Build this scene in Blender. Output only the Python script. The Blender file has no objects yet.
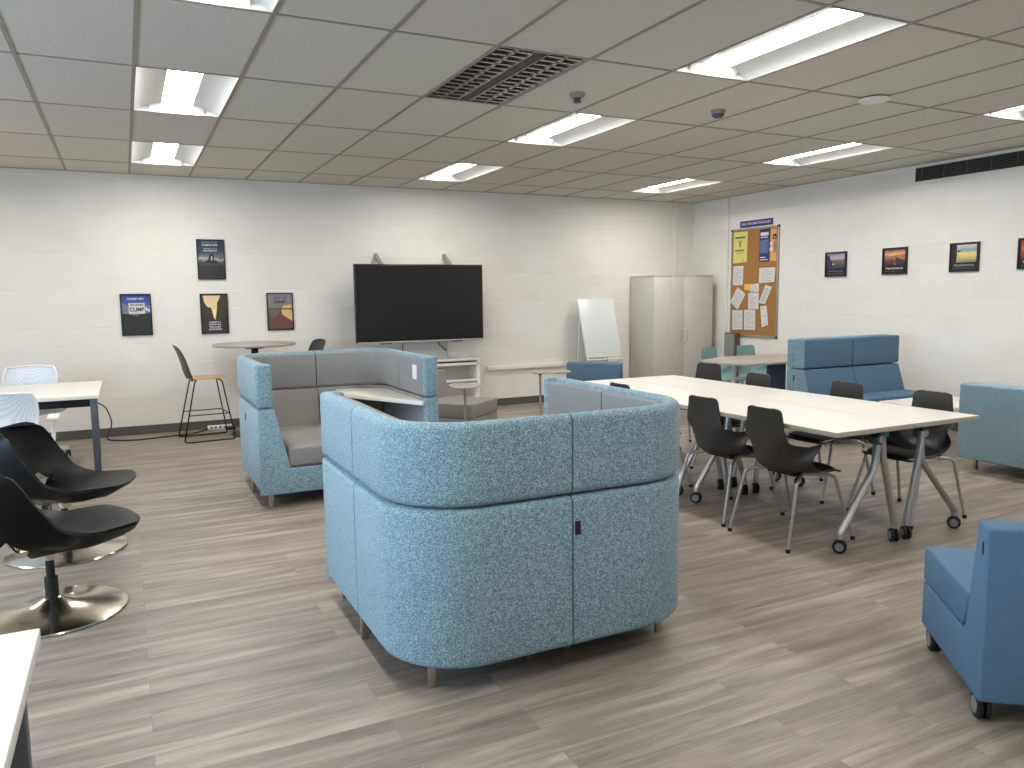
import bpy, bmesh, math, random
from mathutils import Vector, Matrix
random.seed(7)
PI = math.pi
sc = bpy.context.scene
COL = sc.collection

# ------------------------------------------------------------------ helpers
def lin(c):
    return tuple((x/12.92 if x <= .04045 else ((x+.055)/1.055)**2.4) for x in [v/255 for v in c])

def mat(name, rgb, rough=.5, metal=0, spec=.5, emit=None, strength=0, srgb=True):
    m = bpy.data.materials.new(name); m.use_nodes = True
    b = m.node_tree.nodes['Principled BSDF']
    c = lin(rgb) if srgb else rgb
    b.inputs['Base Color'].default_value = (*c, 1)
    b.inputs['Roughness'].default_value = rough
    b.inputs['Metallic'].default_value = metal
    b.inputs['Specular IOR Level'].default_value = spec
    if emit:
        b.inputs['Emission Color'].default_value = (*emit, 1)
        b.inputs['Emission Strength'].default_value = strength
    return m

def N(m, t, **kw):
    n = m.node_tree.nodes.new(t)
    for k, v in kw.items(): setattr(n, k, v)
    return n
def L(m, a, b): m.node_tree.links.new(a, b)
def bsdf(m): return m.node_tree.nodes['Principled BSDF']
def coords(m, scale=(1,1,1), rot=(0,0,0), kind='Object', loc=(0,0,0)):
    tc = N(m, 'ShaderNodeTexCoord'); mp = N(m, 'ShaderNodeMapping')
    mp.inputs['Scale'].default_value = scale; mp.inputs['Rotation'].default_value = rot
    mp.inputs['Location'].default_value = loc
    L(m, tc.outputs[kind], mp.inputs['Vector'])
    return mp.outputs['Vector']
def ramp(m, fac, stops):
    r = N(m, 'ShaderNodeValToRGB')
    while len(r.color_ramp.elements) < len(stops): r.color_ramp.elements.new(.5)
    for e, (p, c) in zip(r.color_ramp.elements, stops):
        e.position = p; e.color = (*lin(c), 1)
    L(m, fac, r.inputs['Fac'])
    return r.outputs['Color']
def noise(m, vec, scale, detail=3, rough=.5, dist=0):
    n = N(m, 'ShaderNodeTexNoise'); n.inputs['Scale'].default_value = scale
    n.inputs['Detail'].default_value = detail; n.inputs['Roughness'].default_value = rough
    n.inputs['Distortion'].default_value = dist
    L(m, vec, n.inputs['Vector']); return n.outputs['Fac']
def bump(m, h, strength=.3, dist=.01):
    b = N(m, 'ShaderNodeBump'); b.inputs['Strength'].default_value = strength
    b.inputs['Distance'].default_value = dist
    L(m, h, b.inputs['Height']); L(m, b.outputs['Normal'], bsdf(m).inputs['Normal']); return b
def mixc(m, fac, a, b, mode='MIX'):
    n = N(m, 'ShaderNodeMix', data_type='RGBA', blend_type=mode)
    for s, v in ((n.inputs['Factor'], fac), (n.inputs['A'], a), (n.inputs['B'], b)):
        if hasattr(v, 'links'): L(m, v, s)
        elif isinstance(v, (int, float)): s.default_value = v
        else: s.default_value = (*v, 1)
    return n.outputs['Result']
def math_(m, op, a, b=None):
    n = N(m, 'ShaderNodeMath', operation=op)
    for i, v in enumerate((a, b)):
        if v is None: continue
        if hasattr(v, 'links'): L(m, v, n.inputs[i])
        else: n.inputs[i].default_value = v
    return n.outputs[0]

# ------------------------------------------------------------------ materials
MT = {}
def speckle(name, dark, light, mid, scale=150):
    m = mat(name, mid, .95, spec=.2)
    v = coords(m)
    n = noise(m, v, scale, 1.5, .6, .6)
    c = ramp(m, n, [(.40, dark), (.50, mid), (.60, light)])
    L(m, c, bsdf(m).inputs['Base Color'])
    bump(m, n, .25, .002)
    return m
MT['teal_fabric'] = speckle('teal_fabric', (86,115,127), (164,188,195), (112,141,153), 240)
MT['teal_fabric'].node_tree.nodes['Principled BSDF'].inputs['Sheen Weight'].default_value = .15
def cloth(name, rgb, d=8):
    m = mat(name, rgb, .85, spec=.25)
    v = coords(m); n = noise(m, v, 260, 3, .6)
    c = ramp(m, n, [(.3, tuple(max(0,x-d) for x in rgb)), (.7, tuple(x+d for x in rgb))])
    L(m, c, bsdf(m).inputs['Base Color']); bump(m, n, .15, .001)
    return m
MT['blue_fabric'] = cloth('blue_fabric', (84,112,136))
MT['grey_vinyl'] = cloth('grey_vinyl', (134,130,126), 4)
MT['grey_felt'] = cloth('grey_felt', (136,137,137), 5)
def wood(name, a, b, rough=.45, axis='z', sc_=1.0):
    m = mat(name, a, rough)
    s = {'z': (18,18,1.2), 'x': (1.2,18,18), 'y': (18,1.2,18)}[axis]
    v = coords(m, tuple(x*sc_ for x in s)); n = noise(m, v, 3, 4, .6, .4)
    L(m, ramp(m, n, [(.3, a), (.7, b)]), bsdf(m).inputs['Base Color'])
    return m
MT['white_wood'] = wood('white_wood_laminate', (232,228,220), (218,213,204), .35, 'x')
MT['white_wood_y'] = wood('white_wood_laminate_lengthwise', (232,228,220), (216,212,203), .32, 'y')
MT['cabinet_wood'] = wood('pale_grey_laminate', (206,201,192), (194,188,178), .5, 'z')
MT['ash_top'] = wood('grey_ash_laminate', (172,162,154), (150,142,134), .4, 'x')
MT['oak'] = wood('oak_seat', (206,172,122), (184,148,100), .5, 'x')
MT['edge'] = mat('grey_edge_band', (168,162,154), .5)
MT['white_edge'] = mat('white_edge_band', (205,203,198), .5)
MT['silver'] = mat('silver_paint_metal', (176,176,176), .35, .75)
MT['chrome'] = mat('brushed_chrome', (205,198,180), .16, 1)
MT['bronze_leg'] = mat('satin_metal_leg', (186,178,164), .3, .9)
MT['black'] = mat('black_plastic', (18,18,19), .5)
MT['leather'] = mat('black_leather', (6,6,6), .45, spec=.22)
_l = MT['leather']; bump(_l, noise(_l, coords(_l), 240, 2), .08, .002)
MT['dark_shell'] = mat('charcoal_plastic', (50,48,45), .42)
MT['seat_pad'] = mat('black_seat_fabric', (20,20,22), .9)
MT['teal_shell'] = mat('teal_plastic', (116,150,150), .4)
MT['teal_clip'] = mat('teal_clip', (0,140,150), .5)
MT['black_metal'] = mat('black_metal', (22,22,22), .4, .5)
MT['grey_metal'] = mat('slate_grey_metal', (78,84,90), .45, .3)
MT['white_plastic'] = mat('white_plastic', (226,228,230), .4)
MT['white_metal'] = mat('white_metal', (224,222,216), .4)
MT['rubber'] = mat('black_rubber', (14,14,14), .7)
MT['hubcap'] = mat('grey_castor_hub', (120,122,124), .4)
MT['tag'] = mat('black_label_tag', (20,24,32), .6)
MT['paper'] = mat('white_paper', (216,210,203), .8)
MT['ink'] = mat('grey_print', (150,152,156), .8)
MT['yellow_paper'] = mat('yellow_paper', (214,206,120), .8)
MT['olive_ink'] = mat('olive_print', (120,116,50), .8)
MT['navy'] = mat('navy_blue', (36,44,104), .5)
MT['midblue'] = mat('mid_blue_print', (72,92,150), .6)
MT['offwhite'] = mat('off_white_lettering', (214,212,220), .6)
MT['orange_paper'] = mat('orange_paper', (222,164,90), .7)
MT['cork'] = mat('cork', (160,112,58), .9)
_c = MT['cork']; L(_c, ramp(_c, noise(_c, coords(_c), 90, 4, .7), [(.35,(146,100,48)),(.65,(172,124,68))]), bsdf(_c).inputs['Base Color'])
MT['alu'] = mat('aluminium_frame', (168,160,150), .4, .6)
MT['wood_frame'] = mat('brown_frame', (92,72,58), .5)
MT['panel_grey'] = mat('grey_green_panel', (132,136,128), .6)
MT['frame_black'] = mat('black_picture_frame', (22,19,20), .35)
MT['screen'] = mat('dark_screen_glass', (16,14,13), .22)
MT['bezel'] = mat('black_bezel', (12,12,12), .35)
MT['whiteboard'] = mat('white_board_surface', (214,218,216), .3)
MT['base'] = mat('dark_grey_vinyl_base', (84,80,76), .55)
MT['wallpaint'] = None
def wallmat(name, swap):
    m = mat(name, (212,206,194), .55, spec=.3)
    tc = N(m, 'ShaderNodeTexCoord'); sep = N(m, 'ShaderNodeSeparateXYZ'); cmb = N(m, 'ShaderNodeCombineXYZ')
    L(m, tc.outputs['Object'], sep.inputs[0])
    L(m, sep.outputs['Y' if swap else 'X'], cmb.inputs['X']); L(m, sep.outputs['Z'], cmb.inputs['Y'])
    br = N(m, 'ShaderNodeTexBrick'); br.offset = .5
    br.inputs['Scale'].default_value = 1; br.inputs['Brick Width'].default_value = .4064
    br.inputs['Row Height'].default_value = .2032; br.inputs['Mortar Size'].default_value = .0045
    br.inputs['Mortar Smooth'].default_value = .6
    L(m, cmb.outputs[0], br.inputs['Vector'])
    hor = N(m, 'ShaderNodeTexBrick'); hor.offset = 0
    hor.inputs['Scale'].default_value = 1; hor.inputs['Brick Width'].default_value = 1000.
    hor.inputs['Row Height'].default_value = .2032; hor.inputs['Mortar Size'].default_value = .005
    hor.inputs['Mortar Smooth'].default_value = .5
    L(m, cmb.outputs[0], hor.inputs['Vector'])
    br.inputs['Color1'].default_value = (0,0,0,1); br.inputs['Color2'].default_value = (1,1,1,1)
    n = noise(m, cmb.outputs[0], 1.6, 4, .6)
    fine = noise(m, cmb.outputs[0], 60, 3, .6)
    base = ramp(m, n, [(.3, (225,220,211)), (.7, (231,227,219))])
    # each block a hair lighter or darker, the joint coloured brighter to paint in its highlight
    c1 = mixc(m, .05, base, br.outputs['Color'], 'OVERLAY')
    c2 = mixc(m, math_(m, 'MULTIPLY', hor.outputs['Fac'], .9), c1, lin((240,235,226)))
    L(m, c2, bsdf(m).inputs['Base Color'])
    h = math_(m, 'ADD', math_(m, 'MULTIPLY', math_(m, 'ADD', hor.outputs['Fac'], math_(m, 'MULTIPLY', br.outputs['Fac'], .12)), -1.0), math_(m, 'MULTIPLY', fine, .12))
    bump(m, h, .6, .004)
    return m
MT['wall_x'] = wallmat('painted_block_wall', False)
MT['wall_y'] = wallmat('painted_block_wall_side', True)
MT['plain_wall'] = mat('cream_paint', (227,222,213), .55)

GX, GY, TX, TY = .1391, 5.3408, .6096, 1.2192
def ceilmat():
    m = mat('mineral_fibre_tile', (212,205,196), .9, spec=.1)
    tc = N(m, 'ShaderNodeTexCoord')
    mp = N(m, 'ShaderNodeMapping'); mp.inputs['Location'].default_value = (-GX/TX, -GY/TY, 0)
    mp.inputs['Scale'].default_value = (1/TX, 1/TY, 1); L(m, tc.outputs['Object'], mp.inputs['Vector'])
    fl = N(m, 'ShaderNodeVectorMath', operation='FLOOR'); L(m, mp.outputs[0], fl.inputs[0])
    wn = N(m, 'ShaderNodeTexWhiteNoise', noise_dimensions='2D'); L(m, fl.outputs[0], wn.inputs['Vector'])
    base = ramp(m, wn.outputs['Value'], [(0, (203,197,189)), (.5, (206,202,192)), (1, (203,203,192))])
    st = noise(m, coords(m, (30,2,1)), 6, 3)
    c = mixc(m, .12, base, ramp(m, st, [(.35,(175,170,162)),(.65,(220,214,206))]))
    L(m, c, bsdf(m).inputs['Base Color'])
    bump(m, noise(m, coords(m), 120, 3), .1, .002)
    return m
MT['ceiling'] = ceilmat()
MT['tbar'] = mat('ceiling_grid_paint', (146,138,127), .6)
MT['troffer'] = mat('white_enamel_reflector', (200,200,196), .5)
MT['lens'] = mat('lit_lamp_lens', (255,255,255), .5, emit=(1.0,.975,.94), strength=38)
MT['louvre'] = mat('specular_aluminium_louvre', (170,165,158), .3, .85)
MT['louvre_dark'] = mat('grey_fixture_pan', (66,62,58), .6)
MT['vent_dark'] = mat('dark_vent_cavity', (34,33,30), .8)
MT['vent_fin'] = mat('dark_green_grey_fin', (96,94,84), .6)

def floormat():
    m = mat('grey_wood_plank_vinyl', (160,150,140), .42, spec=.4)
    tc = N(m, 'ShaderNodeTexCoord')
    br = N(m, 'ShaderNodeTexBrick'); br.offset = .37; br.offset_frequency = 2; br.squash = 1
    br.inputs['Scale'].default_value = 1; br.inputs['Brick Width'].default_value = 1.22
    br.inputs['Row Height'].default_value = .152; br.inputs['Mortar Size'].default_value = .0012
    br.inputs['Color1'].default_value = (0,0,0,1); br.inputs['Color2'].default_value = (1,1,1,1)
    br.inputs['Mortar'].default_value = (.5,.5,.5,1)
    L(m, tc.outputs['Object'], br.inputs['Vector'])
    # per-plank shift of the grain
    sh = N(m, 'ShaderNodeVectorMath', operation='SCALE'); L(m, br.outputs['Color'], sh.inputs[0]); sh.inputs['Scale'].default_value = 23.
    ad = N(m, 'ShaderNodeVectorMath', operation='ADD'); L(m, tc.outputs['Object'], ad.inputs[0]); L(m, sh.outputs[0], ad.inputs[1])
    mp = N(m, 'ShaderNodeMapping'); mp.inputs['Scale'].default_value = (.7, 8, 1); L(m, ad.outputs[0], mp.inputs['Vector'])
    n1 = noise(m, mp.outputs[0], 1.7, 4, .55, .5)
    mp2 = N(m, 'ShaderNodeMapping'); mp2.inputs['Scale'].default_value = (4, 70, 1); L(m, ad.outputs[0], mp2.inputs['Vector'])
    n2 = noise(m, mp2.outputs[0], 2.0, 4, .65, .8)
    # long streaks that pair of plank rows share (two tone printing)
    base = ramp(m, n1, [(.26, (110,100,93)), (.45, (142,131,121)), (.57, (164,153,141)), (.76, (196,185,170))])
    fine = ramp(m, n2, [(.3, (112,103,97)), (.5, (166,156,146)), (.7, (196,187,175))])
    c = mixc(m, .26, base, fine)
    tone = ramp(m, br.outputs['Color'], [(0, (104,100,100)), (1, (146,143,139))])
    c = mixc(m, .55, c, tone, 'SOFT_LIGHT')
    c = mixc(m, br.outputs['Fac'], c, lin((120,110,102)))
    L(m, c, bsdf(m).inputs['Base Color'])
    rr = N(m, 'ShaderNodeMapRange'); L(m, n2, rr.inputs['Value'])
    rr.inputs['To Min'].default_value = .34; rr.inputs['To Max'].default_value = .52
    L(m, rr.outputs[0], bsdf(m).inputs['Roughness'])
    bump(m, n2, .12, .002)
    return m
MT['floor'] = floormat()
def meshmat():
    m = mat('white_perforated_mesh', (224,232,240), .6)
    v = N(m, 'ShaderNodeTexVoronoi'); v.inputs['Scale'].default_value = 120; v.inputs['Randomness'].default_value = 0
    L(m, coords(m), v.inputs['Vector'])
    c = ramp(m, v.outputs['Distance'], [(.22, (170,178,190)), (.42, (226,232,238))])
    L(m, c, bsdf(m).inputs['Base Color']); return m
MT['chair_mesh'] = meshmat()
def glassmat():
    m = bpy.data.materials.new('window_glass'); m.use_nodes = True
    nt = m.node_tree; nt.nodes.clear()
    o = nt.nodes.new('ShaderNodeOutputMaterial'); mx = nt.nodes.new('ShaderNodeMixShader')
    t = nt.nodes.new('ShaderNodeBsdfTransparent'); g = nt.nodes.new('ShaderNodeBsdfGlossy')
    g.inputs['Roughness'].default_value = .02; mx.inputs[0].default_value = .06
    nt.links.new(t.outputs[0], mx.inputs[1]); nt.links.new(g.outputs[0], mx.inputs[2]); nt.links.new(mx.outputs[0], o.inputs[0])
    return m
MT['glass'] = glassmat()

# ------------------------------------------------------------------ mesh builder
def link(o, parent=None):
    COL.objects.link(o)
    if parent: o.parent = parent
    return o

class MB:
    def __init__(s): s.bm = bmesh.new(); s.mats = []
    def mi(s, m):
        m = MT[m] if isinstance(m, str) else m
        if m not in s.mats: s.mats.append(m)
        return s.mats.index(m)
    def _merge(s, b, m, smooth):
        i = s.mi(m)
        for f in b.faces: f.material_index = i; f.smooth = smooth
        t = bpy.data.meshes.new('t'); b.to_mesh(t); b.free(); s.bm.from_mesh(t); bpy.data.meshes.remove(t)
    def box(s, lo, hi, m, bev=0, seg=2, rot=None, smooth=None):
        b = bmesh.new(); lo = Vector(lo); hi = Vector(hi)
        bmesh.ops.create_cube(b, size=1)
        c = (lo+hi)/2; d = hi-lo
        for v in b.verts: v.co = Vector((v.co.x*d.x, v.co.y*d.y, v.co.z*d.z))
        if bev: bmesh.ops.bevel(b, geom=b.edges[:], offset=min(bev, .49*min(d)), segments=seg, profile=.5, affect='EDGES')
        for v in b.verts:
            v.co = (rot @ v.co if rot else v.co) + c
        s._merge(b, m, bool(bev) if smooth is None else smooth); return s
    def prism(s, pts, axis, a, b_, m, bev=0, seg=2, smooth=None):
        """pts 2-D outline; axis 'x','y','z' extrusion from a to b_"""
        b = bmesh.new()
        def P(p, t):
            return {'x': (t, p[0], p[1]), 'y': (p[0], t, p[1]), 'z': (p[0], p[1], t)}[axis]
        v0 = [b.verts.new(P(p, a)) for p in pts]; v1 = [b.verts.new(P(p, b_)) for p in pts]
        b.faces.new(v0); b.faces.new(v1[::-1])
        n = len(pts)
        for i in range(n): b.faces.new((v0[i], v1[i], v1[(i+1)%n], v0[(i+1)%n]))
        bmesh.ops.recalc_face_normals(b, faces=b.faces[:])
        if bev:
            es = [e for e in b.edges if len(e.link_faces) == 2 and e.calc_face_angle(0) > .35]
            bmesh.ops.bevel(b, geom=es, offset=bev, segments=seg, profile=.5, affect='EDGES', clamp_overlap=True)
        s._merge(b, m, bool(bev) if smooth is None else smooth); return s
    def sweep(s, path, prof, m, closed=False, up=(0,0,1), smooth=True, caps=True):
        """path 3-D points, prof 2-D closed outline (side, up)"""
        b = bmesh.new(); path = [Vector(p) for p in path]; n = len(path); up = Vector(up)
        rings = []
        prev = None
        for i, p in enumerate(path):
            if closed: t = (path[(i+1)%n]-path[i-1])
            else: t = path[min(i+1,n-1)]-path[max(i-1,0)]
            t.normalize()
            if prev is None:
                u = up - t*up.dot(t)
                if u.length < 1e-3: u = Vector((1,0,0)) - t*t.x
            else: u = prev - t*prev.dot(t)
            u.normalize(); prev = u
            sd = t.cross(u)
            # mitre
            k = 1
            if 0 < i < n-1:
                a = (path[i]-path[i-1]).normalized(); k = 1/max(.5, a.dot(t))
            rings.append([b.verts.new(p + sd*(q[0]*k) + u*q[1]) for q in prof])
        m_ = len(prof)
        for i in range(n if closed else n-1):
            r0, r1 = rings[i], rings[(i+1)%n]
            for j in range(m_): b.faces.new((r0[j], r0[(j+1)%m_], r1[(j+1)%m_], r1[j]))
        if caps and not closed: b.faces.new(rings[0][::-1]); b.faces.new(rings[-1])
        bmesh.ops.recalc_face_normals(b, faces=b.faces[:])
        s._merge(b, m, smooth); return s
    def tube(s, path, r, m, seg=10, closed=False):
        return s.sweep(path, [(r*math.cos(2*PI*i/seg), r*math.sin(2*PI*i/seg)) for i in range(seg)], m, closed)
    def lathe(s, prof, m, seg=32, c=(0,0,0), axis='z', smooth=True):
        b = bmesh.new(); rings = []; c = Vector(c)
        def P(r, h, a):
            x, y = r*math.cos(a), r*math.sin(a)
            return c + Vector({'z': (x,y,h), 'x': (h,x,y), 'y': (x,h,y)}[axis])
        for r, h in prof:
            if r < 1e-6: rings.append([b.verts.new(P(0,h,0))])
            else: rings.append([b.verts.new(P(r,h,2*PI*k/seg)) for k in range(seg)])
        for r0, r1 in zip(rings, rings[1:]):
            for k in range(seg):
                if len(r0) == 1 and len(r1) == 1: continue
                if len(r0) == 1: b.faces.new((r0[0], r1[k], r1[(k+1)%seg]))
                elif len(r1) == 1: b.faces.new((r0[k], r1[0], r0[(k+1)%seg]))
                else: b.faces.new((r0[k], r1[k], r1[(k+1)%seg], r0[(k+1)%seg]))
        bmesh.ops.recalc_face_normals(b, faces=b.faces[:])
        s._merge(b, m, smooth); return s
    def cyl(s, c, r, h, m, seg=24, axis='z', bev=0):
        p = [(0,0),(r-bev,0)] + ([(r,bev),(r,h-bev)] if bev else [(r,h)]) + [(r-bev,h),(0,h)]
        if not bev: p = [(0,0),(r,0),(r,h),(0,h)]
        return s.lathe(p, m, seg, c, axis, smooth=False) if not bev else s.lathe(p, m, seg, c, axis)
    def build(s, name, parent=None, loc=None, autosmooth=True):
        me = bpy.data.meshes.new(name)
        bmesh.ops.remove_doubles(s.bm, verts=s.bm.verts[:], dist=1e-6)
        s.bm.to_mesh(me); s.bm.free()
        for m in s.mats: me.materials.append(m)
        if autosmooth:
            try: me.set_sharp_from_angle(angle=math.radians(38))
            except Exception: pass
        o = bpy.data.objects.new(name, me); link(o, parent)
        if loc: o.location = loc
        return o

def bez(pts, n=8, corner=.06):
    """round the corners of a poly path"""
    pts = [Vector(p) for p in pts]; out = [pts[0]]
    for i in range(1, len(pts)-1):
        a, b, c = pts[i-1], pts[i], pts[i+1]
        r = min(corner, (a-b).length*.45, (c-b).length*.45)
        p0 = b+(a-b).normalized()*r; p1 = b+(c-b).normalized()*r
        for k in range(n+1):
            t = k/n; out.append(p0*(1-t)**2 + b*2*t*(1-t) + p1*t*t)
    out.append(pts[-1]); return out

def tag(o, label=None, cat=None, group=None, kind=None):
    if label: o['label'] = label
    if cat: o['category'] = cat
    if group: o['group'] = group
    if kind: o['kind'] = kind
    return o
def thing(name, label, cat, loc=(0,0,0), rz=0, group=None):
    o = bpy.data.objects.new(name, None); o.empty_display_size = .1; link(o)
    o.location = loc; o.rotation_euler = (0,0,rz)
    return tag(o, label, cat, group)
KIDS = {}
def kids(o): return [c for c in bpy.data.objects if c.parent is o]
def copy_tree(o, parent=None):
    c = o.copy(); COL.objects.link(c); c.parent = parent
    for ch in kids(o):
        copy_tree(ch, c)
    return c
def place(proto, used, loc, rz, label, group=None):
    if not used: o = proto; used.append(1)
    else: o = copy_tree(proto)
    o.location = loc; o.rotation_euler = (0,0,rz); o['label'] = label
    if group: o['group'] = group
    return o

# ------------------------------------------------------------------ room
YB, XR, XL, YF, H = 9.765, 8.0, -4.0, -1.6, 2.909
def struct(mb, name): return tag(mb.build(name), kind='structure')
struct(MB().box((XL-.2,YF-.2,-.1), (XR+.2,YB+.2,0), 'floor'), 'floor')
struct(MB().box((XL-.2,YB,0), (XR+.2,YB+.2,H+.25), 'wall_x'), 'wall_back')
struct(MB().box((XR,YF,0), (XR+.2,YB,H+.25), 'wall_y'), 'wall_right')
struct(MB().box((XL-.2,YF-.2,0), (XR+.2,YF,H+.25), 'wall_x'), 'wall_front')
# left wall with window opening
WY0, WY1, WZ0, WZ1 = .4, 5.4, .95, 2.35
w = MB()
w.box((XL-.2,YF,0), (XL,WY0,H+.25), 'wall_y').box((XL-.2,WY1,0), (XL,YB,H+.25), 'wall_y')
w.box((XL-.2,WY0,0), (XL,WY1,WZ0), 'wall_y').box((XL-.2,WY0,WZ1), (XL,WY1,H+.25), 'wall_y')
struct(w, 'wall_left')
w = MB()
for a, b in (((XL-.14,WY0,WZ0),(XL-.06,WY1,WZ0+.05)), ((XL-.14,WY0,WZ1-.05),(XL-.06,WY1,WZ1))): w.box(a, b, 'grey_metal')
for k in range(5):
    y = WY0+(WY1-WY0-.05)*k/4; w.box((XL-.14,y,WZ0), (XL-.06,y+.05,WZ1), 'grey_metal')
w.box((XL-.06,WY0-.03,WZ0-.04), (XL+.06,WY1+.03,WZ0), 'white_metal')
win = struct(w, 'window_1')
g = MB().box((XL-.105,WY0+.05,WZ0+.05), (XL-.098,WY1-.05,WZ1-.05), 'glass').build('pane', win)

for nm, a, b in (('baseboard_back',(XL,YB-.012,0),(XR,YB,.10)), ('baseboard_right',(XR-.012,YF,0),(XR,YB-.012,.10)),
                 ('baseboard_left',(XL,YF,0),(XL+.012,YB-.012,.10)), ('baseboard_front',(XL+.012,YF,0),(XR-.012,YF+.012,.10))):
    struct(MB().box(a, b, 'base'), nm)

# ceiling tiles with openings for the fixtures
IX0 = math.floor((XL-GX)/TX); IX1 = math.ceil((XR-GX)/TX)
JY0 = math.floor((YF-GY)/TY); JY1 = math.ceil((YB-GY)/TY)
LIGHTS = [(i, j) for i in (-5, 0, 5, 10) for j in (-4, -2, 0, 2)]
HOLES = set(LIGHTS) | {(3, -1)}
c = MB()
for i in range(IX0, IX1):
    for j in range(JY0, JY1):
        if (i, j) in HOLES: continue
        x0, x1 = max(XL, GX+i*TX), min(XR, GX+(i+1)*TX); y0, y1 = max(YF, GY+j*TY), min(YB, GY+(j+1)*TY)
        if x1-x0 < .02 or y1-y0 < .02: continue
        c.box((x0,y0,H), (x1,y1,H+.02), 'ceiling')
struct(c, 'ceiling')
c = MB()
for i in range(IX0+1, IX1):
    x = GX+i*TX; c.box((x-.012,YF,H-.004), (x+.012,YB,H+.02), 'tbar')
for j in range(JY0+1, JY1):
    y = GY+j*TY; c.box((XL,y-.010,H-.0035), (XR,y+.010,H+.02), 'tbar')
c.box((XL,YB-.02,H-.004), (XR,YB,H+.01), 'tbar').box((XR-.02,YF,H-.004), (XR,YB,H+.01), 'tbar')
struct(c, 'trim_1')
struct(MB().box((XL-.2,YF-.2,H+.25), (XR+.2,YB+.2,H+.3), 'plain_wall'), 'trim_2')   # deck over the tiles

# wall pipes and rail
struct(MB().box((4.42,YB-.045,.50), (6.66,YB,.56), 'plain_wall', .006), 'trim_3')
struct(MB().box((XR-.03,8.975,0.1), (XR,9.01,H-.004), 'plain_wall', .006), 'trim_4')
struct(MB().box((7.60,YB-.02,0.1), (7.68,YB,H-.004), 'plain_wall', .006), 'trim_5')

# ------------------------------------------------------------------ ceiling lights
def make_light():
    r = thing('ceiling_light', 'x', 'ceiling light', group='recessed two by four foot ceiling lights')
    hx, hy = TX/2-.012, TY/2-.012
    m = MB()
    # curved wings from the rim up to the lamp strip
    def wing(s):
        P = [(s*hx, 0.0), (s*(hx-.004), .006), (s*(hx-.06), .030), (s*(hx-.13), .050), (s*.105, .056), (s*.105,.075), (s*(hx-.12),.072), (s*(hx-.05),.055), (s*(hx+.0), .03), (s*(hx+.004),0)]
        m.prism(P, 'y', -hy, hy, 'troffer', smooth=True)
    wing(1); wing(-1)
    for s in (-1, 1):
        m.prism([(-hx,0),(hx,0),(hx-.01,.035),(.1,.085),(-.1,.085),(-hx+.01,.035)], 'y', s*hy-.004, s*hy+.004, 'troffer')
        m.prism([(s*(hy-.002),0),(s*(hy-.05),.066),(s*(hy-.002),.085)], 'x', -.19, .19, 'troffer')
    m.box((-hx,-hy,.09), (hx,hy,.11), 'troffer')
    m.build('housing', r)
    # glowing basket lens, convex downwards
    P = [(-.105,.078)] + [(-.105+.21*k/8, .060-.008*math.sin(PI*k/8)) for k in range(9)] + [(.105,.078)]
    MB().prism(P, 'y', -hy+.045, hy-.045, 'lens', smooth=True).build('lamp_lens', r)
    return r
lp = make_light(); used = []
LL = {(0,-2): 'white recessed ceiling light cut by the top edge, left of centre',
      (0,0): 'white recessed ceiling light at upper left, second row from the back wall',
      (0,2): 'small far recessed ceiling light at left, next to the back wall',
      (5,-2): 'largest recessed ceiling light, near upper right, bright lamp strip',
      (5,0): 'recessed ceiling light just right of the louvred fixture',
      (5,2): 'far recessed ceiling light above the television and wall, mid picture',
      (10,-2): 'recessed ceiling light cut by the right edge above the wall grille',
      (10,0): 'recessed ceiling light near the right wall, above the motivational pictures',
      (10,2): 'far recessed ceiling light near the back right corner'}
for i, j in LIGHTS:
    place(lp, used, (GX+(i+.5)*TX, GY+(j+.5)*TY, H), 0, LL.get((i,j), 'recessed ceiling light outside the picture, behind or left of the camera view'))

# unlit louvred fixture
r = thing('louvred_light', 'unlit ceiling fixture with two silver parabolic louvre rows', 'ceiling light', (GX+3.5*TX, GY-.5*TY, H))
hx, hy = TX/2-.012, TY/2-.012
m = MB(); m.box((-hx,-hy,.07), (hx,hy,.09), 'louvre_dark')
for s in (-1,1):
    m.box((s*hx-.004,-hy,-.002), (s*hx+.004,hy,.08), 'louvre'); m.box((-hx,s*hy-.004,-.002), (hx,s*hy+.004,.08), 'louvre')
m.build('housing', r)
m = MB(); m.box((-.035,-hy+.004,.004), (.035,hy-.004,.05), 'louvre_dark'); m.build('centre_channel', r)
for s in (-1, 1):
    m = MB()
    cx_ = s*.165
    for q in (-1, 1):
        m.prism([(cx_+q*.118,.0),(cx_+q*.09,.06),(cx_+q*.095,.065),(cx_+q*.123,.005)], 'y', -hy+.006, hy-.006, 'louvre')
    m.prism([(cx_-.012,.0),(cx_+.012,.0),(cx_+.003,.05),(cx_-.003,.05)], 'y', -hy+.006, hy-.006, 'louvre')
    for k in range(14):
        y = -hy+.05+(2*hy-.1)*k/13
        m.prism([(y-.012,0),(y+.012,0),(y+.002,.05),(y-.002,.05)], 'x', cx_-.11, cx_+.11, 'louvre')
    m.build('louvre', r)

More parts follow.
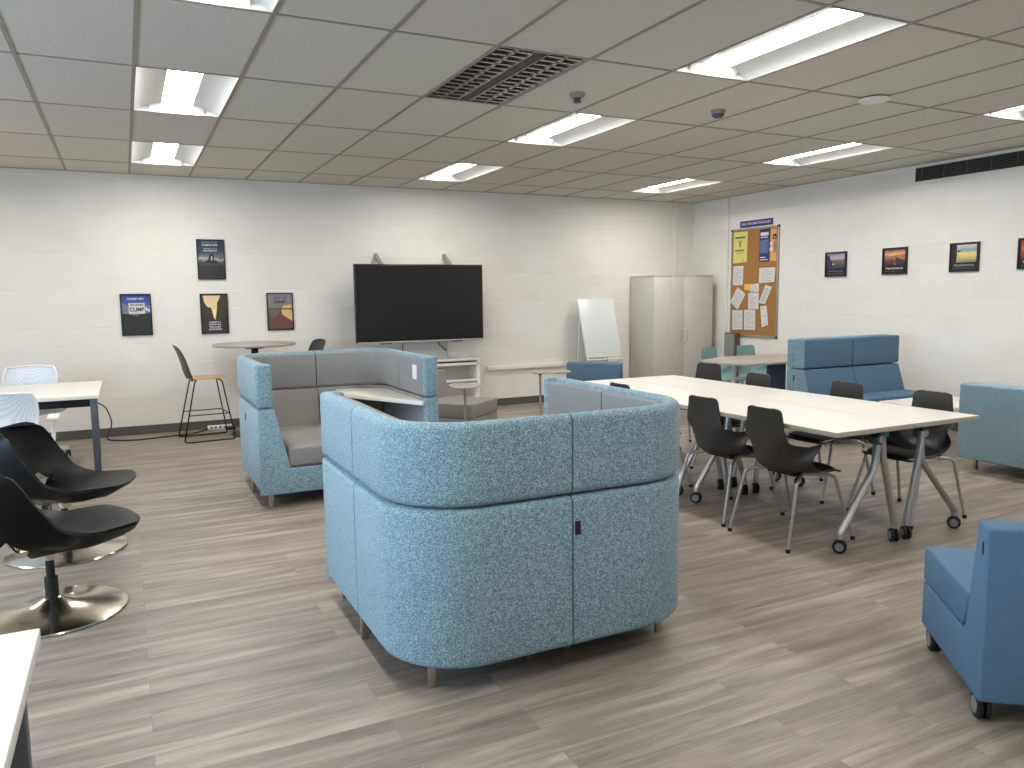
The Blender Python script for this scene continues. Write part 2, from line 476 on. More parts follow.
# detectors
def detector(x, y, label, tall):
    r = thing('smoke_detector', label, 'smoke detector', (x,y,H), group='round ceiling sensors')
    MB().lathe([(0,0),(.055,0),(.055,-.012),(.042,-.03),(0,-.03)], 'panel_grey', 24).build('base', r)
    if tall: MB().lathe([(0,-.03),(.024,-.03),(.024,-.055),(.030,-.056),(.030,-.062),(0,-.064)], 'grey_metal', 20).build('sensor_cage', r)
    else: MB().lathe([(0,-.03),(.045,-.03),(.045,-.042),(.03,-.055),(0,-.058)], 'grey_metal', 20).build('sensor_cage', r)
detector(2.92, 4.84, 'round heat sensor on the ceiling right of the louvred fixture', True)
detector(4.18, 4.84, 'dark round smoke detector on ceiling below the largest light', False)
r = thing('ceiling_speaker', 'flat white round access point on ceiling below the largest light, right side', 'ceiling device', (4.97,4.08,H))
MB().lathe([(0,0),(.085,0),(.085,-.008),(0,-.008)], 'black', 32).build('mount_plate', r)
MB().lathe([(0,-.034),(.07,-.032),(.105,-.022),(.11,-.014),(.10,-.009),(0,-.009)], 'white_metal', 32).build('cover', r)

# return air grille, right wall
r = thing('air_grille', 'long dark slatted return air grille high on the right wall', 'vent', (XR,4.2,2.72))
L_ = 1.8
m = MB(); m.box((-.012,-L_-.03,-.03), (0,L_+.03,0), 'plain_wall').box((-.012,-L_-.03,.15), (0,L_+.03,.175), 'plain_wall')
for s in (-1,1): m.box((-.012,s*L_-.02,0), (0,s*L_+.02,.15), 'plain_wall')
m.build('frame', r)
MB().box((-.003,-L_,0), (-.001,L_,.15), 'vent_dark').build('backing', r)
m = MB()
for k in range(9): m.box((-.011,-L_,.008+k*.0165), (-.003,L_,.011+k*.0165), 'vent_fin')
for k in range(14): m.box((-.0095,-L_+.12+k*.26,0), (-.006,-L_+.125+k*.26,.15), 'vent_fin')
m.build('fins', r)
# ------------------------------------------------------------------ pictures
def text(s, size, m, parent, loc, rot, w=None, name='lettering', bold=0.0, align='CENTER'):
    cu = bpy.data.curves.new(name, 'FONT'); cu.body = s; cu.size = size; cu.align_x = align; cu.align_y = 'CENTER'
    cu.extrude = .0003; cu.offset = bold
    o = bpy.data.objects.new(name, cu)
    cu.materials.append(MT[m] if isinstance(m, str) else m)
    COL.objects.link(o)
    bpy.context.view_layer.update()
    dg = bpy.context.evaluated_depsgraph_get()
    me = bpy.data.meshes.new_from_object(o.evaluated_get(dg))
    bpy.data.objects.remove(o); bpy.data.curves.remove(cu)
    if w:
        xs = [v.co.x for v in me.vertices]; cw = max(xs)-min(xs)
        for v in me.vertices: v.co.x *= w/cw
    t = bpy.data.objects.new(name, me); COL.objects.link(t); t.parent = parent
    t.location = loc; t.rotation_euler = rot
    return t
CM = {}
def col(rgb, rough=.5):
    if rgb not in CM: CM[rgb] = mat('print_%d_%d_%d' % rgb, rgb, rough)
    return CM[rgb]
def gradmat(name, stops, z0, z1, extra=None):
    """printed picture: colour bands by height, broken by noise"""
    m = mat(name, stops[0][1], .3)
    tc = N(m, 'ShaderNodeTexCoord'); sep = N(m, 'ShaderNodeSeparateXYZ'); L(m, tc.outputs['Object'], sep.inputs[0])
    mr = N(m, 'ShaderNodeMapRange'); mr.inputs['From Min'].default_value = z0; mr.inputs['From Max'].default_value = z1
    L(m, sep.outputs['Z'], mr.inputs['Value'])
    n = noise(m, coords(m), 14, 4, .6)
    f = math_(m, 'ADD', mr.outputs[0], math_(m, 'MULTIPLY', math_(m, 'SUBTRACT', n, .5), .28))
    L(m, ramp(m, f, stops), bsdf(m).inputs['Base Color'])
    return m
# frame pictures are modelled facing -Y, x right, z up, centre at origin
def picture(name, label, loc, rz, W, Hh, img, fr=.014, group=None, cat='picture'):
    r = thing(name, label, cat, loc, rz, group)
    m = MB()
    for s in (-1,1):
        m.box((s*W/2-(fr if s>0 else 0),-.022,-Hh/2), (s*W/2+(fr if s<0 else 0),0,Hh/2), 'frame_black', .002)
        m.box((-W/2,-.022,s*Hh/2-(fr if s>0 else 0)), (W/2,0,s*Hh/2+(fr if s<0 else 0)), 'frame_black', .002)
    m.build('frame', r)
    MB().box((-W/2+fr,-.012,-Hh/2+fr), (W/2-fr,-.002,Hh/2-fr), img).build('print', r)
    return r
def poly(parent, pts, m, d=-.0135, name='print_shape'):
    b = MB(); b.prism(pts, 'y', d, -.0118, m if isinstance(m, str) else m); return b.build(name, parent)
G1 = 'framed posters on the back wall'
P_ = (PI/2,0,0)
yb = YB-.0005
# climb poster
pA = gradmat('poster_mountain', [(0,(30,34,30)),(.4,(44,54,48)),(.55,(88,98,96)),(.62,(150,150,170)),(.72,(70,90,160)),(1,(44,64,140))], -.23, .23)
r = picture('poster', 'poster of blue sky and mountain with a white CLIMB box, leftmost on the wall', (.118,yb,1.36), 0, .315, .465, pA, group=G1)
poly(r, [(-.14,.13),(-.08,.105),(0,.085),(.06,.09),(.14,.03),(.14,-.02),(.03,.0),(-.14,-.02)], col((120,118,140)))
poly(r, [(.085,.085),(.14,.045),(.14,.03),(.10,.05)], col((225,228,236)), -.014)
poly(r, [(-.14,.015),(-.05,.0),(.0,-.03),(.03,.0),(.14,.02),(.14,-.215),(-.14,-.215)], col((34,40,34)), -.014)
poly(r, [(-.075,.01),(.09,.01),(.09,.13),(-.075,.13)], col((206,200,190)), -.0145)
text('THE BEST VIEW', .03, 'offwhite', r, (.0,-.0150,.175), P_, .17, bold=.001)
text('THE HARDEST', .026, col((60,70,40)), r, (.008,-.0155,.108), P_, .14, bold=.001)
text('CLIMB', .058, col((34,38,90)), r, (.008,-.0155,.055), P_, .15, bold=.002)
# stranger / team poster
pB = gradmat('poster_night', [(0,(50,48,50)),(.35,(58,56,58)),(.44,(90,90,86)),(.52,(176,178,172)),(.56,(110,116,120)),(.7,(56,66,82)),(1,(42,48,62))], -.23, .23)
r = picture('poster', 'dark grey poster of pyramid figure under a night sky, topmost on the back wall', (.936,yb,1.98), 0, .305, .46, pB, group=G1)
poly(r, [(-.09,-.04),(-.03,.0),(-.02,.04),(.0,.07),(.012,.07),(.035,.04),(.03,.0),(.10,-.045)], col((46,46,50)))
poly(r, [(-.004,-.01),(.012,-.01),(.016,.03),(.004,.04)], col((190,192,190)), -.0145)
poly(r, [(-.03,.10),(-.026,.102),(.0,.06),(-.006,.056)], col((50,52,60)), -.014); poly(r, [(.035,.10),(.03,.102),(.004,.06),(.01,.056)], col((50,52,60)), -.014)
text('A POSITIVE ATTITUDE', .016, 'offwhite', r, (-.01,-.0145,.195), P_, .17)
text('YOU ARE NOT ALONE', .024, 'offwhite', r, (-.01,-.0145,.165), P_, .17, bold=.001)
text('SOMEONE ALWAYS', .015, 'offwhite', r, (-.005,-.0145,.125), P_, .15)
text('HAS YOUR BACK', .020, 'offwhite', r, (-.005,-.0145,.10), P_, .15, bold=.001)
# canyon / forest poster
pC = gradmat('poster_forest', [(0,(60,48,50)),(.3,(58,50,46)),(.5,(66,58,46)),(1,(70,62,50))], -.23, .23)
r = picture('poster', 'poster of pale yellow sky wedge between dark trees, below the grey one', (.941,yb,1.355), 0, .305, .465, pC, group=G1)
poly(r, [(-.12,.21),(.07,.21),(.06,.17),(.035,.13),(.03,.05),(.008,-.07),(-.005,-.06),(-.03,.05),(-.04,.075),(-.055,.07),(-.08,.085),(-.105,.13)], col((226,204,150)))
poly(r, [(-.10,.21),(.07,.21),(.055,.175),(-.10,.17)], col((230,194,156)), -.014)
poly(r, [(.002,-.065),(-.018,.05),(.022,.05)], col((236,226,170)), -.0145)
for k, (t, w_) in enumerate((('A SUMMIT IS A', .13), ('MOUNTAIN TOP OF', .13), ('THE LAST', .13), ('OBSTACLE', .14))):
    text(t, .022, 'offwhite', r, (.0,-.0145,-.10-.028*k), P_, w_, bold=.001)
# pier poster
pD = gradmat('poster_pier', [(0,(84,52,50)),(.3,(110,72,70)),(.5,(112,104,98)),(.62,(120,124,120)),(.8,(140,132,134)),(1,(136,124,140))], -.23, .23)
r = picture('poster', 'poster of red boardwalk and yellow sunset over water, nearest the television', (1.69,yb,1.365), 0, .31, .45, pD, group=G1)
poly(r, [(-.14,-.205),(.14,-.205),(.14,-.14),(.02,-.03),(.01,.03),(-.005,.03),(-.02,-.03),(-.14,-.12)], col((104,70,62)))
poly(r, [(.015,-.03),(.015,.03),(.14,.03),(.14,-.12)], col((206,176,110)), -.0132)
poly(r, [(-.14,.027),(.14,.022),(.14,.038),(.05,.036),(-.14,.036)], col((60,56,40)), -.0136)
poly(r, [(.02,.038),(.14,.038),(.14,.085),(.04,.07)], col((222,178,96)), -.0134)
text('ENJOY THE', .04, col((84,60,80)), r, (-.0,-.0145,.16), P_, .15, bold=.001)
text('JOURNEY', .04, col((36,36,44)), r, (-.0,-.0145,.115), P_, .15, bold=.0015)

# right wall, facing -X : rotate by -90deg (front -Y -> -X): rz = -pi/2 maps -Y to -X
G2 = 'square framed motivational pictures on the right wall'
RX = XR-.0005
pE = gradmat('print_shore', [(0,(60,56,60)),(.45,(110,96,92)),(.55,(150,130,120)),(.65,(196,178,176)),(.8,(170,158,178)),(1,(110,106,140))], -.055, .145)
def sq(name_, label, y, z, img, title, sub, W=.325, tcol=(200,196,190), shp=None, fr=.012):
    r = picture('picture_frame', label, (RX,y,z), -PI/2, W, .305, 'frame_black', fr, G2)
    MB().box((-W/2+.03,-.014,-.055), (W/2-.03,-.0115,.13), img).build('print_photo', r)
    if shp: shp(r)
    text(title, .034, col(tcol), r, (0,-.0145,-.083), P_, .22, bold=.0005)
    text(sub, .012, col((150,148,146)), r, (0,-.0145,-.115), P_, .24)
    return r
def sE(r):
    poly(r, [(-.13,.11),(-.10,.12),(-.075,.05),(-.05,.02),(-.06,-.055),(-.13,-.055)], col((52,46,74)), -.0155)
    poly(r, [(-.05,-.005),(-.015,.0),(-.03,.012),(-.045,.008)], col((224,216,216)), -.0155)
sq('a', 'small square picture of purple dusk shore with dark tree, nearest the corkboard', 7.03, 1.857, pE, 'Achieve', 'the courage to begin is the hardest step of all', tcol=(84,124,176), shp=sE)
pF = gradmat('print_sunburst', [(0,(46,34,30)),(.3,(96,66,50)),(.5,(170,118,84)),(.62,(150,100,70)),(.72,(228,170,100)),(.85,(190,130,100)),(1,(90,66,62))], -.055, .13)
def sF(r):
    poly(r, [(.01,.045),(.13,.0),(.13,-.055),(.0,-.055),(.02,.01)], col((58,46,52)), -.0155)
    poly(r, [(-.11,.055),(-.05,.07),(.06,.085),(.02,.068),(-.03,.06)], col((236,190,120)), -.0155)
    poly(r, [(.0,-.02),(.006,-.02),(.008,-.045),(.003,-.045)], col((220,216,210)), -.016)
sq('b', 'small square picture of orange sun rays over a dark road, second from corkboard', 6.195, 1.86, pF, 'Persistence', 'there is no substitute for hard work', shp=sF, tcol=(222,214,196))
pG = gradmat('print_lake', [(0,(120,130,110)),(.2,(190,170,110)),(.38,(236,198,120)),(.52,(226,214,140)),(.62,(140,170,170)),(.75,(150,172,176)),(.88,(206,196,190)),(1,(200,196,214))], -.05, .13)
def sG(r):
    poly(r, [(-.14,.135),(-.085,.135),(-.08,.02),(-.09,-.056),(-.14,-.056)], col((34,32,32)), -.0155)
    poly(r, [(-.078,.066),(-.045,.072),(-.036,.092),(-.045,.058),(-.065,.05)], col((22,52,72)), -.0155)
sq('c', 'small square picture of yellow lake with a leaping blue figure, third from corkboard', 5.36, 1.862, pG, 'Perseverance', 'what lies behind us and before us are tiny matters', shp=sG, tcol=(150,170,176))
pH = gradmat('print_red_rocks', [(0,(90,36,26)),(.3,(150,66,40)),(.6,(196,96,62)),(1,(140,60,44))], -.055, .13)
sq('d', 'small square picture of red orange sunset, cut by the right edge', 4.65, 1.865, pH, 'Teamwork', 'coming together is a beginning', W=.31)

# ------------------------------------------------------------------ bulletin board
r = thing('bulletin_board', 'tall cork bulletin board in thin aluminium frame covered with notices', 'bulletin board', (RX,8.445,1.66), -PI/2)
BW, BH = .90, 1.51
m = MB()
for s in (-1,1):
    m.box((s*BW/2-.011,-.024,-BH/2), (s*BW/2+.011,0,BH/2), 'alu', .002); m.box((-BW/2,-.024,s*BH/2-.011), (BW/2,0,s*BH/2+.011), 'alu', .002)
for sx in (-1,1):
    for sz in (-1,1): m.box((sx*BW/2-.014,-.027,sz*BH/2-.014), (sx*BW/2+.014,0,sz*BH/2+.014), 'black')
m.build('frame', r)
MB().box((-BW/2+.01,-.014,-BH/2+.01), (BW/2-.01,-.001,BH/2-.01), 'cork').build('cork_panel', r)
# notices: quads (y,z) on the wall plane
def notice(label, pts, m, lines=0, name='paper_notice', cat='notice', ink='ink', depth=.016, group='notices pinned on the corkboard', curl=0):
    cy_ = sum(p[0] for p in pts)/4; cz_ = sum(p[1] for p in pts)/4
    o = thing(name, label, cat, (XR-depth,cy_,cz_), -PI/2, group)
    q = [(-(p[0]-cy_), p[1]-cz_) for p in pts]     # local x = -(world y)
    b = MB(); bb = bmesh.new()
    A, B, C_, D = [Vector((p[0],0,p[1])) for p in q]
    n = 6; rows = []
    for i in range(n+1):
        t = i/n; a = A.lerp(D, t); c_ = B.lerp(C_, t)
        off = -.004-curl*(t**2)
        rows.append([bb.verts.new((a.x,off,a.z)), bb.verts.new((a.lerp(c_,.5).x,off*.7-.001,a.lerp(c_,.5).z)), bb.verts.new((c_.x,off-.001,c_.z))])
    for r0, r1 in zip(rows, rows[1:]):
        for k in range(2): bb.faces.new((r0[k], r0[k+1], r1[k+1], r1[k]))
    g_ = bmesh.ops.extrude_face_region(bb, geom=bb.faces[:])
    for v in g_['geom']:
        if isinstance(v, bmesh.types.BMVert): v.co.y += .0012
    bmesh.ops.recalc_face_normals(bb, faces=bb.faces[:])
    b._merge(bb, m, True); b.build('sheet', o)
    if lines:
        l = MB()
        for k in range(lines):
            t = .14+.74*k/max(1,lines-1)
            a = A.lerp(D, t); c_ = B.lerp(C_, t); p0 = a.lerp(c_, .14); p1 = a.lerp(c_, .86 if k % 3 else .6)
            off = -.0062-curl*(t**2)-.0005
            th = .006
            l.sweep([(p0.x,off,p0.z),(p1.x,off,p1.z)], [(-.0004,-th/2),(.0004,-th/2),(.0004,th/2),(-.0004,th/2)], ink, up=(0,0,1), smooth=False)
        l.build('print_lines', o)
    return o
o = notice('yellow paper notice with dark headline, top left of corkboard', [(8.862,2.39),(8.575,2.385),(8.585,1.955),(8.865,1.945)], 'yellow_paper', 0)
m = MB(); m.box((-.10,-.0085,.125), (.10,-.0075,.15), 'olive_ink').box((-.012,-.0085,.0), (.012,-.0075,.07), 'olive_ink')
m.prism([(-.04,.10),(-.028,.10),(.0,.06),(.028,.10),(.04,.10),(.006,.045),(-.006,.045)], 'y', -.0085, -.0075, 'olive_ink')
m.box((-.10,-.0085,-.055), (.08,-.0075,-.035), 'olive_ink').box((-.08,-.0085,-.085), (.07,-.0075,-.078), 'olive_ink').box((.04,-.0085,-.19), (.09,-.0075,-.18), 'olive_ink')
m.build('print_lines', o)
o = notice('navy blue information poster at top right of corkboard', [(8.342,2.385),(8.145,2.395),(8.150,1.94),(8.342,1.945)], 'navy', 0)
m = MB(); m.box((-.075,-.0085,.135), (.075,-.0075,.18), 'offwhite').box((-.075,-.0085,.105), (.06,-.0075,.118), 'offwhite').box((-.085,-.0085,-.11), (.08,-.0075,.08), 'midblue')
for k in range(8): m.box((-.075,-.0095,.062-.021*k), (.07-.02*(k%3),-.0085,.066-.021*k), 'ink')
m.box((-.075,-.0085,-.17), (.02,-.0075,-.155), 'offwhite').box((-.075,-.0085,-.20), (.07,-.0075,-.19), 'offwhite')
m.build('print_lines', o)
o = notice('orange poster with dark square and white shapes, beside the navy poster', [(8.135,2.385),(8.025,2.385),(8.020,1.945),(8.137,1.945)], 'orange_paper', 0)
m = MB(); m.box((-.005,-.0085,.075), (.055,-.0075,.145), 'black').box((.018,-.0095,.09), (.034,-.0085,.12), 'offwhite')
m.lathe([(0,-.0085),(.028,-.0085),(.028,-.0075),(0,-.0075)], 'paper', 20, (-.035,0,.02), 'y')
m.lathe([(0,-.0088),(.033,-.0088),(.033,-.0078),(0,-.0078)], 'paper', 20, (-.035,0,-.055), 'y')
m.box((.005,-.0085,-.10), (.05,-.0075,.05), col((150,120,120)))
m.build('print_lines', o)
notice('white letter sheet under the yellow notice', [(8.862,1.905),(8.650,1.905),(8.652,1.632),(8.858,1.630)], 'paper', 8, curl=.004)
notice('wide white sheet with bold lines under the navy poster', [(8.335,1.862),(8.035,1.862),(8.045,1.664),(8.337,1.652)], 'paper', 6, curl=.004)
notice('tilted white booklet at left edge of corkboard', [(8.761,1.601),(8.591,1.501),(8.743,1.278),(8.898,1.39)], 'paper', 8, depth=.020, curl=.006)
notice('small yellow orange flyer half covered, mid corkboard', [(8.625,1.645),(8.49,1.648),(8.49,1.55),(8.62,1.559)], mat('amber_paper',(230,180,70),.7), 0, curl=.002)
notice('small white card beside the amber flyer', [(8.50,1.640),(8.335,1.648),(8.332,1.534),(8.50,1.534)], 'paper', 4, depth=.018, curl=.002)
notice('white letter sheet in the middle of corkboard', [(8.537,1.517),(8.331,1.520),(8.326,1.290),(8.530,1.289)], 'paper', 8, depth=.022, curl=.004)
notice('tilted grey printed strip at right of corkboard', [(8.212,1.623),(8.084,1.596),(8.204,1.359),(8.325,1.378)], 'paper', 12, depth=.020, curl=.006)
notice('curled white leaflet low at right of corkboard', [(8.300,1.333),(8.178,1.338),(8.135,1.075),(8.260,1.037)], 'paper', 3, depth=.018, curl=.006)
notice('white letter sheet at bottom left of corkboard', [(8.864,1.270),(8.651,1.272),(8.645,.992),(8.858,.987)], 'paper', 8, curl=.003)
notice('white letter sheet at bottom, second from the left', [(8.620,1.279),(8.396,1.280),(8.390,.994),(8.612,.993)], 'paper', 8, curl=.003)
# sign over the board
r = thing('wall_sign', 'narrow navy sign with white letters above the corkboard', 'sign', (RX,8.43,2.487), -PI/2)
MB().box((-.315,-.012,-.045), (.315,0,.045), 'navy', .002).build('plate', r)
text('DAILY INFORMATION BOARD', .05, 'offwhite', r, (0,-.0125,0), P_, .57, bold=.0005)

# ------------------------------------------------------------------ television, mount, bookshelf
r = thing('television', 'large black wall television on brackets, switched off', 'television', (3.36,9.36,1.44))
W2, H2 = .845, .485
MB().box((-W2,0,-H2), (W2,.07,H2), 'bezel', .006).build('case', r)
MB().box((-W2+.018,-.003,-H2+.03), (W2-.014,.002,H2-.018), 'screen').build('screen', r)
MB().box((-W2,-.012,-H2-.004), (W2,.04,-H2+.018), 'silver', .003).build('lower_trim', r)
m = MB(); m.box((-W2+.28,-.016,-H2-.012), (-W2+.43,.01,-H2), 'black', .003); m.box((W2-.44,-.016,-H2-.012), (W2-.30,.01,-H2), 'black', .003); m.build('sensor_bar', r)
r = thing('television_mount', 'cream steel wall bracket showing above and below the television', 'bracket', (3.36,YB,1.44))
for s in (-1, 1):
    m = MB(); m.box((s*.46-.07,-.012,.36), (s*.46+.07,-.001,.66), 'plain_wall', .003)
    m.prism([(-.012,.63),(-.03,.64),(-.34,.46),(-.34,.40),(-.012,.56)], 'x', s*.46-.018, s*.46+.018, 'alu')
    m.build('bracket_arm', r)
m = MB(); m.box((.48,-.05,-.72), (.545,-.002,.2), 'plain_wall', .003); m.build('post', r)
m = MB(); m.tube([(.30,-.10,-.46),(.36,-.05,-.55),(.47,-.02,-.64)], .008, 'grey_metal', 8); m.tube([(-.14,-.10,-.46),(-.14,-.02,-.56),(-.14,-.012,-.62)], .006, 'grey_metal', 8); m.build('cable', r)

r = thing('bookshelf', 'low white bookshelf against the wall below the television', 'bookshelf', (3.6,YB-.002,0))
w_ = .58
MB().box((-w_,-.33,.68), (w_,0,.71), 'white_wood', .003).build('top', r)
MB().box((-w_+.01,-.32,.62), (w_-.01,-.02,.655), 'white_wood', .002).build('shelf', r)
for z in (.40, .16): MB().box((-w_+.03,-.30,z), (w_-.03,-.02,z+.025), 'white_wood', .002).build('shelf', r)
for s in (-1, 1): MB().box((s*w_-.0 if s<0 else s*w_-.035,-.32,0), (s*w_+.035 if s<0 else s*w_,-.01,.68), 'white_wood', .002).build('side_panel', r)
MB().box((-w_+.03,-.015,.05), (w_-.03,-.003,.66), 'cabinet_wood').build('back_panel', r)
MB().box((-w_+.03,-.30,0), (w_-.03,-.27,.07), 'white_wood').build('plinth', r)

# ------------------------------------------------------------------ storage cabinet
r = thing('storage_cabinet', 'tall pale grey two door storage cabinet in the back corner', 'cabinet', (7.32,9.45,0))
hw = .535
MB().box((-hw,-.28,.05), (hw,.28,1.765), 'cabinet_wood', .003).build('body', r)
MB().box((-hw+.01,-.26,0), (hw-.01,.26,.05), 'base').build('plinth', r)
MB().box((-hw-.003,-.303,1.765), (hw+.003,.283,1.785), 'cabinet_wood', .003).build('top', r)
for s in (-1, 1):
    a, b = (-hw, -.003) if s < 0 else (.003, hw)
    d = MB().box((a,-.30,.055), (b,-.281,1.762), 'cabinet_wood', .002).build('door', r)
    hxx = s*.055
    m = MB(); m.tube(bez([(hxx,-.30,.98),(hxx,-.33,.98),(hxx,-.33,.84),(hxx,-.30,.84)], 4, .015), .006, 'silver', 8); m.build('handle', d)
    if s > 0: MB().cyl((.03,-.312,.80), .012, .012, 'silver', 16, 'y').build('lock', d)

# ------------------------------------------------------------------ flip chart
r = thing('flip_chart', 'white tilted flip chart easel leaning back before the wall', 'easel', (6.08,9.48,0))
m = MB(); hw = .295
m.prism([(-.13,.64),(.12,1.46),(.135,1.455),(-.115,.635)], 'x', -hw, hw, 'whiteboard', .004)
m.build('board', r)
MB().box((-hw+.005,-.18,.60), (hw-.005,-.125,.615), 'white_metal', .004).build('pen_tray', r)
for s in (-1, 1):
    MB().tube([(s*(hw-.025),-.115,.66),(s*(hw-.02),-.22,.03)], .014, 'white_metal').build('leg', r)
    MB().tube([(s*(hw-.04),.10,1.36),(s*(hw-.04),.235,.03)], .012, 'white_metal').build('rear_leg', r)
m = MB(); m.tube([(-hw+.03,-.13,.56),(hw-.03,-.13,.56)], .010, 'white_metal'); m.tube([(-hw+.02,-.215,.06),(hw-.02,-.215,.06)], .012, 'white_metal'); m.build('crossbar', r)

# grey panel against right wall
r = thing('leaning_panel', 'grey green framed board standing against wall under the corkboard', 'panel', (7.90,8.80,0))
MB().box((-.03,-.10,.03), (-.012,.10,.93), 'panel_grey').build('face', r)
m = MB(); m.box((-.012,-.115,0), (.06,.115,.945), 'wood_frame', .003); m.build('backing', r)

# ------------------------------------------------------------------ booths
def rr_outline(t0, t1, z0, z1, r=.02, n=4):
    """rounded rectangle outline in (offset inward, z)"""
    out = []
    for cx_, cz_, a0 in ((t1-r,z0+r,-PI/2),(t1-r,z1-r,0),(t0+r,z1-r,PI/2),(t0+r,z0+r,PI)):
        for k in range(n+1):
            a = a0+PI/2*k/n; out.append((cx_+r*math.cos(a), cz_+r*math.sin(a)))
    return out
BHX, BHY, BR = .688, .665, .33
def u_path(part, off=0):
    """outer line of the U open to -Y. part: 'corner' s from centre seam to side seam; 'arm' straight"""
    pass
def make_booth(label, loc, rz, table, FY=.665):
    r = thing('booth_sofa', label, 'booth', loc, rz)
    ys = -.02
    gap = .004
    for s in (-1, 1):
        # corner module path: from (0,BHY) to (s*BHX, ys) around the corner
        path = [(s*gap, BHY, 0)]
        path += [(s*(.1+.2*k/3), BHY, 0) for k in range(3)]
        for k in range(15):
            a = PI/2*k/14
            path.append((s*(BHX-BR+BR*math.sin(a)), BHY-BR+BR*math.cos(a), 0))
        path += [(s*BHX, .16, 0), (s*BHX, ys+gap, 0)]
        arm = [(s*BHX, ys-gap, 0), (s*BHX, -.35, 0), (s*BHX, -FY+.045, 0)]
        # sweep: side vector = t x up ; for s=+1 travelling +x at back: t=(1,0,0) x z = (0,-1,0): inward
        def sw(pth, z0, z1, t0, t1, mt, name, rad=.032):
            prof = rr_outline(t0, t1, z0, z1, rad)
            prof = [(q[0]*s, q[1]) for q in prof]
            return MB().sweep(pth, prof, mt).build(name, r)
        sw(path, .735, 1.052, 0, .075, 'teal_fabric', 'upper_panel')
        sw(path, .112, .728, 0, .075, 'teal_fabric', 'lower_panel')
        sw(path, .737, 1.034, .0755, .115, 'grey_felt', 'upper_pad', .015)
        sw(path, .112, .728, .0755, .115, 'grey_felt', 'lower_pad', .015)
        sw(arm, .735, 1.052, 0, .075, 'teal_fabric', 'arm_upper_panel')
        sw(arm, .112, .728, 0, .075, 'teal_fabric', 'arm_lower_panel')
        arm2 = arm[:2] + [(s*BHX, -FY+.06, 0)]
        sw(arm2, .737, 1.034, .0755, .115, 'grey_felt', 'arm_upper_pad', .012)
        sw(arm2, .112, .728, .0755, .115, 'grey_felt', 'arm_lower_pad', .012)
        m = MB(); m.box((BHX-.115 if s>0 else -BHX, -FY, .735), (BHX if s>0 else -BHX+.115, -FY+.07, 1.052), 'teal_fabric', .022, 3)
        m.build('arm_end_cap', r)
        if not (s < 0):
            m = MB(); m.box((BHX-.115,-FY,.10), (BHX,-FY+.07,.728), 'teal_fabric', .022, 3); m.build('arm_lower_cap', r)
    # lower front of the seat module (left half) with the arm thickening downwards
    m = MB()
    m.prism([(-BHX,.10),(-.01,.10),(-.01,.285),(-BHX+.22,.285),(-BHX+.118,.728),(-BHX,.728)], 'y', -FY, -FY+.07, 'teal_fabric', .014, 2)
    m.build('seat_front_panel', r)
    m = MB(); m.prism([(-BHX+.116,.725),(-BHX+.205,.30),(-BHX+.116,.30)], 'y', -FY+.055, .42, 'grey_vinyl', .006); m.build('side_pad', r)
    MB().box((-BHX+.118,-FY+.055,.14), (-.012,.50,.288), 'grey_vinyl', .01).build('seat_base', r)
    m = MB(); m.box((-BHX+.207,-FY+.01,.292), (-.012,.385,.435), 'grey_vinyl', .022, 3); m.build('seat_cushion', r)
    m = MB(); m.prism([(.36,.30),(.385,.44),(.47,.725),(.545,.725),(.545,.30)], 'x', -BHX+.15, -.012, 'grey_vinyl', .015, 3); m.build('back_cushion', r)
    if table:
        m = MB()
        m.prism([(.570,-.655),(.570,.36),(.50,.46),(.36,.53),(.16,.545),(.12,.20),(.545,-.66)], 'z', .672, .705, 'white_wood', .003)
        m.build('table_top', r)
        MB().box((.03,.30,.10), (.50,.54,.29), 'grey_vinyl', .01).build('table_plinth', r)
        m = MB(); m.box((.564,-.50,.86), (.5725,-.40,.975), 'white_plastic', .003); m.build('power_outlet', r)
        m = MB(); m.prism([(.012,.44),(.012,.54),(.50,.54),(.55,.40),(.42,.42)], 'z', .29, .67, 'grey_vinyl', .01); m.build('back_cushion', r)
    else:
        MB().box((.012,-FY+.055,.14), (BHX-.118,.50,.288), 'grey_vinyl', .01).build('seat_base', r)
        m = MB(); m.box((.012,-FY+.01,.292), (BHX-.118,.385,.435), 'grey_vinyl', .022, 3); m.build('seat_cushion', r)
        m = MB(); m.prism([(.36,.30),(.385,.44),(.47,.725),(.545,.725),(.545,.30)], 'x', .012, BHX-.15, 'grey_vinyl', .015, 3); m.build('back_cushion', r)
    MB().box((-BHX+.05,-FY+.06,.104), (BHX-.05,BHY-.22,.122), 'black').build('shade_board', r)  # black board added inside the footprint to deepen the shadow underneath
    for x, y in ((-.61,-FY+.07),(.61,-FY+.07),(-.655,ys-.03),(-.615,ys-.07),(.655,ys-.03),(.615,ys-.07),(-.54,.50),(.54,.50),(-.09,.46),(.09,.46)):
        MB().box((x-.016,y-.007,0), (x+.016,y+.007,.105), 'bronze_leg', .002).build('leg', r)
    for p, d in (((-.022,BHY,.60),(.012,.004,.028)), ((-BHX,ys-.02,.60),(.004,.010,.028)) ):
        m = MB(); m.box((p[0]-d[0],p[1]-d[1],p[2]-d[2]), (p[0]+d[0],p[1]+d[1],p[2]+d[2]), 'tag', .001); m.build('maker_tag', r)
    return r
make_booth('nearest curved teal booth sofa seen from behind, high patterned back', (1.525,3.235,0), PI, False, .63)
make_booth('curved teal booth sofa open to the camera with grey seat and white table', (1.488,6.385,0), 0, True)

